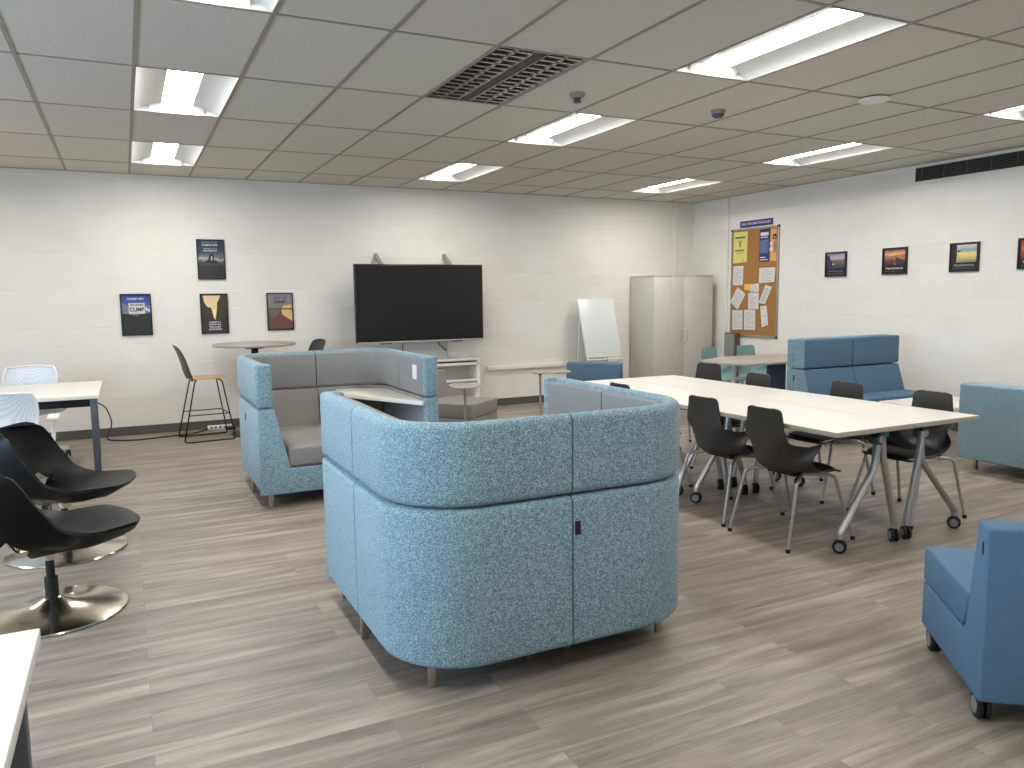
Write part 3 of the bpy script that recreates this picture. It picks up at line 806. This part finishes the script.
# ------------------------------------------------------------------ castors
def castor(m, x, y, r=.036, ang=0, h=None, hub='hubcap'):
    R_ = Matrix.Rotation(ang, 3, 'Z')
    def T(p): return R_ @ Vector(p) + Vector((x,y,0))
    for s in (-1, 1):
        b = MB()
        prof = [(0,-.009),(r*.7,-.009),(r*.96,-.007),(r,0),(r*.96,.007),(r*.7,.009),(0,.009)]
        b.lathe(prof, 'rubber', 20, (s*.013,0,r), 'x'); b.lathe([(0,0),(r*.62,0),(r*.62,.002),(0,.002)], hub, 16, (s*.013+(.009 if s>0 else -.011),0,r), 'x')
        for v in b.bm.verts: v.co = T(v.co)
        t = bpy.data.meshes.new('t'); b.bm.to_mesh(t); b.bm.free()
        idx = [m.mi(q) for q in b.mats]; n0 = len(m.bm.faces); m.bm.from_mesh(t); bpy.data.meshes.remove(t)
        m.bm.faces.ensure_lookup_table()
        for f in list(m.bm.faces)[n0:]: f.material_index = idx[min(f.material_index, len(idx)-1)]
    m.box(T((0,0,r*1.5))-Vector((.008,.008,r*.4)), T((0,0,r*1.5))+Vector((.008,.008,r*.75)), 'black')
    return m

# ------------------------------------------------------------------ lounge chairs (armless, castors or legs)
def lounge(label, loc, rz, fab, W=.62, D=.68, seatz=.43, topz=.71, tagside=-1):
    r = thing('lounge_chair', label, 'lounge chair', loc, rz, )
    w_, d_ = W/2, D/2
    # base incl. back wedge: side profile (y,z)
    MB().prism([(-d_,.088),(d_,.088),(d_,.28),(-d_+.20,.28),(-d_+.165,.31),(-d_+.085,topz+.01),(-d_,topz-.004)], 'x', -w_, w_, fab, .012, 3).build('body', r)
    MB().prism([(d_+.004,.284),(d_+.004,seatz),(-d_+.142,seatz),(-d_+.205,.284)], 'x', -w_+.001, w_-.001, fab, .012, 3).build('seat_cushion', r)
    for sx in (-1,1):
        for sy in (-1,1):
            m = MB(); castor(m, sx*(w_-.035), sy*(d_-.07), .048, 0 if sx>0 else PI); m.build('castor', r)
    m = MB(); m.box((tagside*w_-.0025,-d_+.022,topz-.10), (tagside*w_+.0025,-d_+.032,topz-.055), 'tag'); m.build('maker_tag', r)
    return r
a1 = math.atan2(.52,.42)-PI/2
lounge('blue armless lounge chair on castors, cut by the right edge', (3.03,1.655,0), a1, 'blue_fabric', .64, .68)
lounge('blue armless lounge chair in the background seen from behind, below the flip chart', (5.20,8.05,0), math.atan2(.61,.79)-PI/2, 'blue_fabric', .68, .66, tagside=1)
lounge('grey armless lounge chair between television and the booths', (3.07,7.64,0), math.atan2(-.79,.61)-PI/2, 'grey_vinyl', .60, .74, .43, .71)

# ------------------------------------------------------------------ tablet side tables
def tablet(label, loc, rz, px_=.0, dx=.12):
    r = thing('tablet_table', label, 'side table', loc, rz, 'small pedestal laptop tables')
    pts = []
    for k in range(28):
        a = 2*PI*k/28; e = 2.6
        ca, sa = math.cos(a), math.sin(a)
        x = .225*abs(ca)**(2/e)*(1 if ca>0 else -1); y = .15*abs(sa)**(2/e)*(1 if sa>0 else -1)
        pts.append((x+dx, y*(1+.15*x/.225)))
    MB().prism(pts, 'z', .645, .663, 'ash_top', .004).build('table_top', r)
    MB().cyl((0,0,.625), .022, .02, 'black', 16).build('joint', r)
    MB().cyl((0,0,.02), .0125, .605, 'silver', 14).build('pole', r)
    MB().box((-.04,-.17,0), (.32,.17,.012), 'silver', .004).build('base', r)
    return r
tablet('small grey pedestal laptop table standing before the grey lounge chair', (2.90,6.92,0), math.radians(70), dx=.02)
tablet('small grey pedestal laptop table left of the background blue chair', (4.16,7.72,0), math.radians(-12), dx=.13)

# ------------------------------------------------------------------ shell chairs
def shell_grid(rows, nv=12, ex=3.0):
    """rows: (x, z, halfwidth, dx_edge, dz_edge)"""
    pts = []
    for x, z, w_, dx, dz in rows:
        line = []
        for k in range(nv+1):
            v = -1+2*k/nv; a = abs(v)**ex
            line.append(Vector((x+dx*a, w_*v, z+dz*a)))
        pts.append(line)
    return pts
def smooth_rows(rows, n=3):
    out = []
    R = [Vector(r[:3]) for r in rows]
    def cr(p0,p1,p2,p3,t):
        return tuple(.5*((2*b)+(-a+c)*t+(2*a-5*b+4*c-d)*t*t+(-a+3*b-3*c+d)*t**3) for a,b,c,d in zip(p0,p1,p2,p3))
    for i in range(len(rows)-1):
        p0 = rows[max(i-1,0)]; p3 = rows[min(i+2,len(rows)-1)]
        for k in range(n): out.append(cr(p0, rows[i], rows[i+1], p3, k/n))
    out.append(rows[-1]); return out
def grid_mesh(pts, m, thick, skip=None, taper=False):
    mb = MB(); b = bmesh.new()
    V = [[b.verts.new(p) for p in row] for row in pts]
    nr, nv = len(V), len(V[0])
    T = {V[i][j]: (.25+.75*min(1, min(i, nr-1-i)/5, min(j, nv-1-j)/4)) if taper else 1 for i in range(nr) for j in range(nv)}
    for i in range(nr-1):
        for j in range(nv-1):
            if skip and skip(i, j): continue
            b.faces.new((V[i][j], V[i][j+1], V[i+1][j+1], V[i+1][j]))
    for v in [v for v in b.verts if not v.link_faces]: b.verts.remove(v)
    bmesh.ops.recalc_face_normals(b, faces=b.faces[:])
    b.normal_update()
    # thicken along vertex normals, away from the sitter
    if b.verts and sum(f.normal.z for f in b.faces)+sum(f.normal.x for f in b.faces) < 0:
        for f in b.faces: f.normal_flip()
        b.normal_update()
    vs = b.verts[:]; fs = b.faces[:]
    nor = {v: v.normal.copy() for v in vs}; low = {v: b.verts.new(v.co-nor[v]*thick*T[v]) for v in vs}
    rim = [(e.verts[0], e.verts[1]) for e in b.edges if len(e.link_faces) == 1]
    for f in fs: b.faces.new([low[v] for v in reversed(f.verts[:])])
    for p, q in rim: b.faces.new((p, q, low[q], low[p]))
    bmesh.ops.recalc_face_normals(b, faces=b.faces[:])
    mb._merge(b, m, True); return mb
CH_ROWS = [(.185,.415,.185,-.02,0),(.17,.428,.20,-.01,0),(.10,.442,.215,0,.002),(.02,.436,.225,.0,.012),(-.09,.43,.235,.01,.04),
           (-.195,.44,.245,.07,.09),(-.25,.485,.245,.19,.13),(-.272,.55,.215,.14,.055),(-.279,.615,.178,.04,.01),(-.281,.68,.158,.015,0),(-.283,.78,.143,.012,0),(-.286,.818,.135,.01,-.004),(-.286,.826,.122,.01,-.012)]
def make_chair(name, label, shell, pad, cat='chair'):
    r = thing(name, label, cat)
    rows = smooth_rows([(q[0]+.045,)+q[1:] for q in CH_ROWS], 3)
    P = shell_grid(rows, 14, 2.6)
    grid_mesh(P, shell, .008).build('shell', r)
    if pad:
        rp = [q for q in rows if q[0] > -.09 and q[1] < .46]
        PP = []
        for i, (x, z, w_, dx, dz) in enumerate(rp):
            t = i/(len(rp)-1); up = .016*min(1, 4*t, 4*(1-t)+.15)
            PP.append([Vector((x-.012+dx*abs(v)**2.6, w_*.84*v, z+.004+dz*abs(v*.84)**2.6+up*(1-abs(v)**6))) for v in [-1+2*k/12 for k in range(13)]])
        grid_mesh(PP, pad, .006).build('seat_pad', r)
    for sy in (-1, 1):
        o = MB().tube(bez([(-.02,sy*.10,.415),(.11,sy*.19,.412),(.145,sy*.205,.40),(.27,sy*.245,.012)], 6, .04), .0105, 'silver').build('front_leg', r)
        MB().cyl((.27,sy*.245,0), .014, .022, 'rubber', 12).build('foot', o)
        o = MB().tube(bez([(-.02,sy*.10,.412),(-.14,sy*.20,.408),(-.175,sy*.212,.39),(-.265,sy*.245,.012)], 6, .04), .0105, 'silver').build('rear_leg', r)
        MB().cyl((-.265,sy*.245,0), .014, .022, 'rubber', 12).build('foot', o)
    m = MB(); m.box((-.09,-.11,.402), (.09,.11,.424), 'black', .004); m.build('seat_bracket', r)
    return r
gC = 'dark shell chairs around the long white tables'
cp = make_chair('side_chair', 'x', 'dark_shell', 'seat_pad'); cu_ = []
place(cp, cu_, (3.65,3.50,0), 0, 'charcoal shell chair on near side of the long table, closest to camera', gC)
place(cp, cu_, (3.67,4.09,0), math.radians(2), 'charcoal shell chair on near side, between its neighbour and the teal booth', gC)
place(cp, cu_, (3.65,5.03,0), math.radians(-2), 'charcoal shell chair on near side mostly hidden by the nearest booth', gC)
place(cp, cu_, (4.68,3.47,0), PI, 'charcoal shell chair on far side of the long table, nearest the teal sofa', gC)
place(cp, cu_, (4.68,4.18,0), PI, 'charcoal shell chair on far side before the high blue bench', gC)
place(cp, cu_, (4.60,5.04,0), math.radians(178), 'charcoal shell chair on far side left of the high blue bench', gC)
place(cp, cu_, (4.93,6.00,0), math.radians(192), 'charcoal shell chair at the far end of the long table by the teal chair', gC)
gT = 'teal shell chairs at the far grey table'
tp = make_chair('teal_chair', 'x', 'teal_shell', None); tu = []
place(tp, tu, (6.78,7.68,0), math.radians(-80), 'teal shell chair behind the far grey table, nearer the cabinet', gT)
place(tp, tu, (7.38,7.70,0), math.radians(-92), 'teal shell chair behind the far grey table, nearer the right wall', gT)

# ------------------------------------------------------------------ flip-top tables
def flip_table(label, x0, x1, y0, y1, bow, hubx, cb, cs):
    """bow = -1: bowed leg towards -x; +1 towards +x"""
    r = thing('flip_top_table', label, 'table', ((x0+x1)/2,(y0+y1)/2,0), 0, 'white flip top tables pushed together')
    hx, hy = (x1-x0)/2-.002, (y1-y0)/2-.002
    t = MB(); t.box((-hx,-hy,.712), (hx,hy,.7125+.0275), 'edge', .002); t.build('edge_band', r)
    MB().box((-hx+.001,-hy+.001,.7395), (hx-.001,hy-.001,.7405), 'white_wood_y').build('table_top', r)
    m = MB(); m.box((-.05,-hy+.12,.665), (.03,hy-.12,.70), 'black_metal', .004); m.build('beam', r)
    for s in (-1, 1):
        y = s*(hy-.11)
        m = MB(); m.lathe([(0,-.03),(.036,-.03),(.036,.03),(0,.03)], 'grey_metal', 20, (hubx,y,.650), 'y')
        m.lathe([(0,-.034),(.022,-.034),(.022,.034),(0,.034)], 'silver', 16, (hubx,y,.650), 'y')
        m.box((hubx-.16,y-.02,.685), (hubx+.16,y+.02,.712), 'grey_metal', .003)
        m.build('hinge_hub', r)
        # bowed leg
        p = bez([(hubx-bow*.01,y,.65),(hubx+bow*.01,y,.48),(cb,y,.115),(cb,y,.085)], 8, .05)
        def ov(a, b): return [(a*math.cos(2*PI*k/12), b*math.sin(2*PI*k/12)) for k in range(12)]
        lg = MB().sweep(p, ov(.017,.024), 'silver', up=(0,1,0)).build('leg', r)
        m = MB(); castor(m, cb, y, .040, .6); m.cyl((cb,y,.066), .012, .03, 'black', 12); m.build('castor', lg)
        p = bez([(hubx-bow*.02,y+s*.02,.665),(hubx-bow*.03,y+s*.02,.55),(cs,y,.11),(cs,y,.085)], 8, .12)
        lg = MB().sweep(p, ov(.016,.022), 'silver', up=(0,1,0)).build('leg', r)
        m = MB(); castor(m, cs, y, .040, -.5); m.cyl((cs,y,.066), .012, .03, 'black', 12); m.build('castor', lg)
    return r
t1 = flip_table('white flip top table with bowed castor legs, near left of the four', 3.46, 4.105, 3.0, 4.5, -1, .14, -.14, .32)
t2 = flip_table('white flip top table with bowed castor legs, near right of the four', 4.105, 4.70, 3.0, 4.5, 1, -.09, .265, -.19)
MB().box((-.02,-.60,.655), (.03,-.565,.712), 'teal_clip', .004).build('release_lever', t1).location = (.24,-.02,-.01)
flip_table('white flip top table, far left of the four', 3.46, 4.09, 4.5, 6.0, -1, .14, -.12, .29)
flip_table('white flip top table, far right of the four', 4.09, 4.69, 4.5, 6.0, 1, -.09, .255, -.19)

# ------------------------------------------------------------------ bench, teal sofa, low table, far table
r = thing('high_back_bench', 'high backed blue bench with teal side against the right wall', 'bench', (6.88,5.75,0))
W2 = .715
for s in (-1, 1):
    a, b = (-W2, -.004) if s < 0 else (.004, W2)
    MB().box((a,.16,.735), (b,.27,1.04), 'teal_fabric', .018, 3).build('rear_upper_panel', r)
    MB().box((a,.16,.10), (b,.27,.728), 'teal_fabric', .018, 3).build('rear_lower_panel', r)
    MB().box((a+(.0 if s>0 else .0),.035,.737), (b,.156,1.035), 'blue_fabric', .016, 3).build('upper_back_cushion', r)
    MB().prism([(.035,.725),(-.06,.44),(-.06,.30),(.156,.30),(.156,.728)], 'x', a, b, 'blue_fabric', .014, 3).build('lower_back_cushion', r)
    MB().box((a,-.38,.30), (b,-.063,.45), 'blue_fabric', .02, 3).build('seat_cushion', r)
    MB().box((a,-.37,.10), (b,.156,.297), 'teal_fabric', .012).build('seat_base', r)
for x in (-W2+.08, -.06, .06, W2-.08):
    for y in (-.30, .20): MB().box((x-.016,y-.007,0), (x+.016,y+.007,.105), 'bronze_leg').build('leg', r)
m = MB(); m.prism([(.030,1.03),(.158,1.03),(.158,.74),(.030,.74)], 'x', -W2-.004, -W2+.002, 'teal_fabric'); m.prism([(.030,.728),(-.058,.44),(-.058,.12),(.158,.12),(.158,.728)], 'x', -W2-.004, -W2+.002, 'teal_fabric'); m.build('side_panel', r)
MB().box((-W2-.006,.150,.60), (-W2-.002,.166,.66), 'tag').build('maker_tag', r)

r = thing('teal_sofa', 'low teal patterned sofa seen from behind at right edge', 'sofa', (6.28,3.25,0))
MB().box((0,-.95,.10), (.19,.95,.735), 'teal_fabric', .018, 3).build('back_panel', r)
MB().box((.194,-.95,.12), (.80,.95,.28), 'teal_fabric', .012).build('base', r)
for s in (-1, 1):
    a, b = (-.95, -.003) if s < 0 else (.003, .95)
    MB().box((.25,a,.284), (.81,b,.43), 'blue_fabric', .02, 3).build('seat_cushion', r)
    MB().prism([(.194,.284),(.27,.284),(.25,.43),(.215,.70),(.194,.70)], 'y', a, b, 'blue_fabric', .008).build('back_cushion', r)
for x in (.12, .72):
    for y in (-.85, 0, .85): MB().box((x-.02,y-.012,0), (x+.02,y+.012,.105), 'bronze_leg', .002).build('leg', r)

r = thing('coffee_table', 'low white table between the blue bench and teal sofa', 'coffee table', (7.0,4.86,0))
MB().box((-.45,-.33,.42), (.45,.33,.45), 'white_wood', .004).build('table_top', r)
for sx in (-1,1):
    for sy in (-1,1): MB().box((sx*.39-.02,sy*.27-.02,0), (sx*.39+.02,sy*.27+.02,.42), 'grey_metal', .003).build('leg', r)

r = thing('grey_table', 'grey ash rectangular table in the back right corner with teal chairs', 'table', (6.72,7.02,0), math.radians(-1))
MB().prism([(-.80,-.08),(-.58,-.50),(.80,-.50),(.80,.38),(-.10,.48),(-.70,.20)], 'z', .712, .738, 'ash_top', .004).build('table_top', r)
MB().cyl((-.35,0,.03), .03, .68, 'white_metal', 16).build('leg', r); MB().cyl((-.35,0,0), .26, .03, 'white_metal', 28, bev=.008).build('foot_disc', r)
MB().box((.28,-.14,0), (.32,.14,.711), mat('slate_panel',(58,70,90),.5), .003).build('panel_leg', r)

# ------------------------------------------------------------------ bar table, stools
r = thing('bar_table', 'tall round grey bar table on black column by the back wall', 'bar table', (1.29,9.17,0))
MB().cyl((0,0,.995), .45, .028, 'ash_top', 64, bev=.008).build('table_top', r)
MB().cyl((0,0,.965), .10, .03, 'black_metal', 24).build('mount_plate', r)
MB().cyl((0,0,.03), .04, .94, 'black_metal', 20).build('column', r)
MB().lathe([(0,0),(.30,0),(.30,.008),(.06,.03),(0,.032)], 'black_metal', 40).build('base', r)
def make_stool():
    r = thing('bar_stool', 'x', 'bar stool', group='black framed bar stools')
    # faces +x ; seat z .67
    pts = [(.205*abs(math.cos(a))**.6*(1 if math.cos(a)>0 else -1), .20*abs(math.sin(a))**.6*(1 if math.sin(a)>0 else -1)) for a in [2*PI*k/28 for k in range(28)]]
    MB().prism([(x+.025,y) for x,y in pts], 'z', .668, .681, 'oak', .005).build('seat', r)
    rows = smooth_rows([(-.135,.655,.19,.0,.0),(-.17,.69,.195,.03,.01),(-.195,.76,.20,.035,.0),(-.215,.85,.20,.03,0),(-.245,.95,.19,.025,0),(-.275,1.02,.17,.02,-.01),(-.285,1.04,.14,.02,-.02)], 3)
    grid_mesh(shell_grid(rows, 12, 2.4), 'dark_shell', .009).build('backrest', r)
    for sy in (-1, 1):
        p = bez([(.14,sy*.15,.655),(.16,sy*.18,.64),(.26,sy*.235,.008),(-.26,sy*.235,.008),(-.12,sy*.18,.64),(-.10,sy*.15,.655)], 5, .03)
        MB().tube(p, .0075, 'black_metal', 8).build('sled_leg', r)
    m = MB(); m.tube([(.208,-.208,.29),(.208,.208,.29)], .007, 'black_metal', 8); m.build('footrest', r)
    m = MB()
    for sy in (-1,1): m.tube([(.208,sy*.21,.29),(-.192,sy*.208,.29)], .0055, 'black_metal', 8)
    m.tube([(.14,-.15,.655),(.14,.15,.655)], .0075, 'black_metal', 8); m.tube([(-.10,-.15,.655),(-.10,.15,.655)], .0075, 'black_metal', 8)
    m.build('side_rail', r)
    return r
sp = make_stool(); su = []
place(sp, su, (.73,9.10,0), math.radians(4), 'bar stool with oak seat and black sled frame, left of bar table')
place(sp, su, (1.80,9.28,0), math.radians(192), 'bar stool behind the booth, only its dark back top visible')

# ------------------------------------------------------------------ left desk, task chairs
r = thing('white_desk', 'white topped desk with dark grey square legs at left edge', 'desk', (-1.145,7.93,0))
MB().box((-.92,-.66,.712), (.91,.66,.742), 'white_wood', .003).build('table_top', r)
m = MB()
for s in (-1,1):
    m.box((-.88,s*.60-.02,.645), (.88,s*.60+.02,.710), 'black_metal'); m.box((s*.86-.02,-.58,.645), (s*.86+.02,.58,.710), 'black_metal')
m.build('apron', r)
for sx in (-1,1):
    for sy in (-1,1): MB().box((sx*(.868 if sy<0 else .83)-.026,sy*.62-.026,0), (sx*(.868 if sy<0 else .83)+.026,sy*.62+.026,.7105), 'grey_metal', .004).build('leg', r)
r = thing('white_table', 'white table corner at bottom left, closest to the camera', 'table', (-1.04,1.40,0))
MB().box((-.80,-.69,.705), (.815,.69,.7395), 'white_edge', .002).build('edge_band', r)
MB().box((-.799,-.689,.739), (.814,.689,.7405), 'white_wood').build('table_top', r)
for sx in (-1,1):
    for sy in (-1,1): MB().box((sx*.76-.025,sy*.60-.025,0), (sx*.76+.025,sy*.60+.025,.705), 'grey_metal', .004).build('leg', r)

def make_task():
    r = thing('task_chair', 'x', 'office chair', group='white task chairs at the desk')
    # faces +x
    m = MB(); m.box((-.22,-.235,.455), (.24,.235,.50), 'white_plastic', .02, 3); m.build('seat', r)
    rows = smooth_rows([(-.235,.56,.19,.03,0),(-.255,.64,.215,.045,0),(-.26,.72,.225,.05,0),(-.275,.80,.222,.05,0),(-.295,.87,.20,.045,0),(-.30,.885,.17,.04,-.01)], 4)
    P = shell_grid(rows, 14, 2.2)
    grid_mesh(P, 'chair_mesh', .006).build('mesh_back', r)
    edge = [row[0] for row in P] + P[-1][1:-1] + [row[-1] for row in P[::-1]] + P[0][1:-1][::-1]
    MB().tube(edge, .011, 'white_plastic', 8, closed=True).build('back_frame', r)
    m = MB(); m.sweep(bez([(-.10,0,.44),(-.27,0,.47),(-.285,0,.62)], 6, .08), [(-.03,-.008),(.03,-.008),(.03,.008),(-.03,.008)], 'white_plastic', up=(1,0,0)); m.build('back_support', r)
    for sy in (-1,1):
        o = MB().tube(bez([(-.02,sy*.22,.45),(-.02,sy*.30,.47),(.02,sy*.31,.65)], 6, .05), .014, 'white_plastic').build('armrest', r)
        MB().box((-.10,sy*.31-.04,.65), (.14,sy*.31+.04,.675), 'white_plastic', .01, 3).build('arm_pad', o)
    MB().cyl((0,0,.10), .026, .34, 'white_plastic', 16).build('column', r)
    MB().box((-.10,-.08,.425), (.10,.08,.455), 'black', .006).build('mechanism', r)
    for k in range(5):
        a = 2*PI*k/5+.3
        m = MB(); m.sweep([(0,0,.11),(.30*math.cos(a),.30*math.sin(a),.085)], [(-.02,-.014),(.02,-.014),(.016,.014),(-.016,.014)], 'white_plastic', smooth=False)
        o = m.build('base_spoke', r)
        m = MB(); castor(m, .29*math.cos(a), .29*math.sin(a), .03, a); m.build('castor', o)
    return r
kp = make_task(); ku = []
place(kp, ku, (-.83,6.62,0), math.radians(92), 'white mesh task chair on the near side of the desk')
place(kp, ku, (-.87,8.74,0), math.radians(-90), 'white mesh task chair behind the desk, only its back top showing')

# ------------------------------------------------------------------ swivel lounge chairs
def make_swivel():
    r = thing('swivel_chair', 'x', 'lounge chair', group='black leather swivel chairs on chrome discs')
    rows = smooth_rows([(.395,.425,.19,-.03,0),(.34,.432,.235,-.01,0),(.24,.422,.26,0,.008),(.12,.395,.272,0,.035),(0,.385,.28,.0,.09),(-.10,.375,.285,.05,.165),
                        (-.18,.385,.285,.095,.205),(-.235,.43,.285,.125,.20),(-.27,.50,.282,.14,.17),(-.30,.58,.275,.15,.125),(-.33,.66,.262,.16,.075),(-.352,.73,.242,.155,.018),(-.360,.76,.21,.14,-.008)], 3)
    nv = 32
    P = shell_grid(rows, nv, 3.0)
    nr = len(rows)
    # opening between seat and back
    def skip(i, j):
        v = abs(-1+2*(j+.5)/nv)
        return abs((i-17.5)/3.2)**2.2+(v/.72)**4 < 1
    grid_mesh(P, 'leather', .065, skip, True).build('shell', r)
    MB().sweep(bez([(-.13,-.24,.40),(-.12,-.12,.345),(-.12,.12,.345),(-.13,.24,.40)], 6, .08), [(-.03,-.006),(.03,-.006),(.03,.006),(-.03,.006)], 'chrome').build('cross_bracket', r)
    m = MB(); m.box((-.14,-.035,.335), (.12,.035,.36), 'chrome', .006); m.lathe([(0,.27),(.035,.27),(.04,.30),(.03,.335),(0,.335)], 'chrome', 20); m.build('mechanism', r)
    m = MB(); m.cyl((0,0,.06), .030, .12, 'black', 20); m.cyl((0,0,.18), .020, .10, 'black', 20); m.build('column', r)
    prof = [(0,.0),(.325,0),(.332,.005),(.328,.012),(.28,.020),(.20,.030),(.13,.042),(.08,.058),(.045,.075),(.03,.082),(0,.082)]
    MB().lathe(prof, 'chrome', 64).build('disc_base', r)
    return r
wp = make_swivel(); wu = []
place(wp, wu, (-.40,4.30,0), math.radians(17), 'black leather swivel lounge chair on chrome disc, nearer of the two')
place(wp, wu, (-.40,5.36,0), math.radians(-13), 'black leather swivel lounge chair on chrome disc, farther of the two')

# ------------------------------------------------------------------ power strip and cables
r = thing('power_strip', 'cream power strip on the floor under the bar stool', 'power strip', (.93,YB-.06,0), 0)
MB().box((-.14,-.03,0), (.14,.03,.045), 'plain_wall', .005).build('body', r)
m = MB()
for k in range(5): m.box((-.10+k*.05-.012,-.032,.012), (-.10+k*.05+.012,-.0295,.034), 'grey_metal')
m.build('sockets', r)
cb = MB().tube(bez([(-.40,8.63,.60),(-.38,9.1,.52),(-.24,9.55,.36),(-.19,9.62,.15),(-.28,9.52,.008),(-.03,9.32,.008),(.30,9.40,.008),(.62,9.45,.008),(.80,9.69,.012)], 8, .14), .007, 'black', 8).build('power_cable')
tag(cb, 'black power cable from the desk down to the floor by the wall', 'cable')
ad = MB().box((0,0,0), (.11,.06,.035), 'black', .006).build('power_adapter'); ad.location = (.98,9.56,0)
tag(ad, 'black power adapter on the floor right of the bar stool', 'adapter')

# ------------------------------------------------------------------ light
wd = bpy.data.worlds.new('sky'); sc.world = wd; wd.use_nodes = True
bg = wd.node_tree.nodes['Background']; bg.inputs[0].default_value = (.55,.72,1,1); bg.inputs[1].default_value = 3
la = bpy.data.lights.new('window_daylight', 'AREA'); la.shape = 'RECTANGLE'; la.size = WY1-WY0; la.size_y = WZ1-WZ0
la.energy = 240; la.color = (.44,.70,1)
lo = bpy.data.objects.new('window_daylight', la); COL.objects.link(lo)
lo.location = (XL-.35,(WY0+WY1)/2,(WZ0+WZ1)/2); lo.rotation_euler = (PI/2,0,-PI/2)

# ------------------------------------------------------------------ camera
cam = bpy.data.cameras.new('camera'); co = bpy.data.objects.new('camera', cam); COL.objects.link(co)
cam.sensor_width = 36; cam.lens = 780.5/1024*36; cam.clip_start = .05
r_ = Vector((0.89630233,-0.44326085,-0.01272638)); u_ = Vector((0.06056203,0.09392944,0.99373513)); f_ = Vector((0.43928849,0.89145784,-0.11103396))
M = Matrix(((r_.x,u_.x,-f_.x),(r_.y,u_.y,-f_.y),(r_.z,u_.z,-f_.z))).to_4x4()
M.translation = (0,0,1.506); co.matrix_world = M
sc.camera = co
sc.view_settings.view_transform = 'Standard'; sc.view_settings.look = 'None'
sc.view_settings.exposure = .17; sc.view_settings.gamma = 1; sc.view_settings.use_curve_mapping = False
sc.cycles.use_denoising = True
sc.cycles.max_bounces = 8; sc.cycles.diffuse_bounces = 5
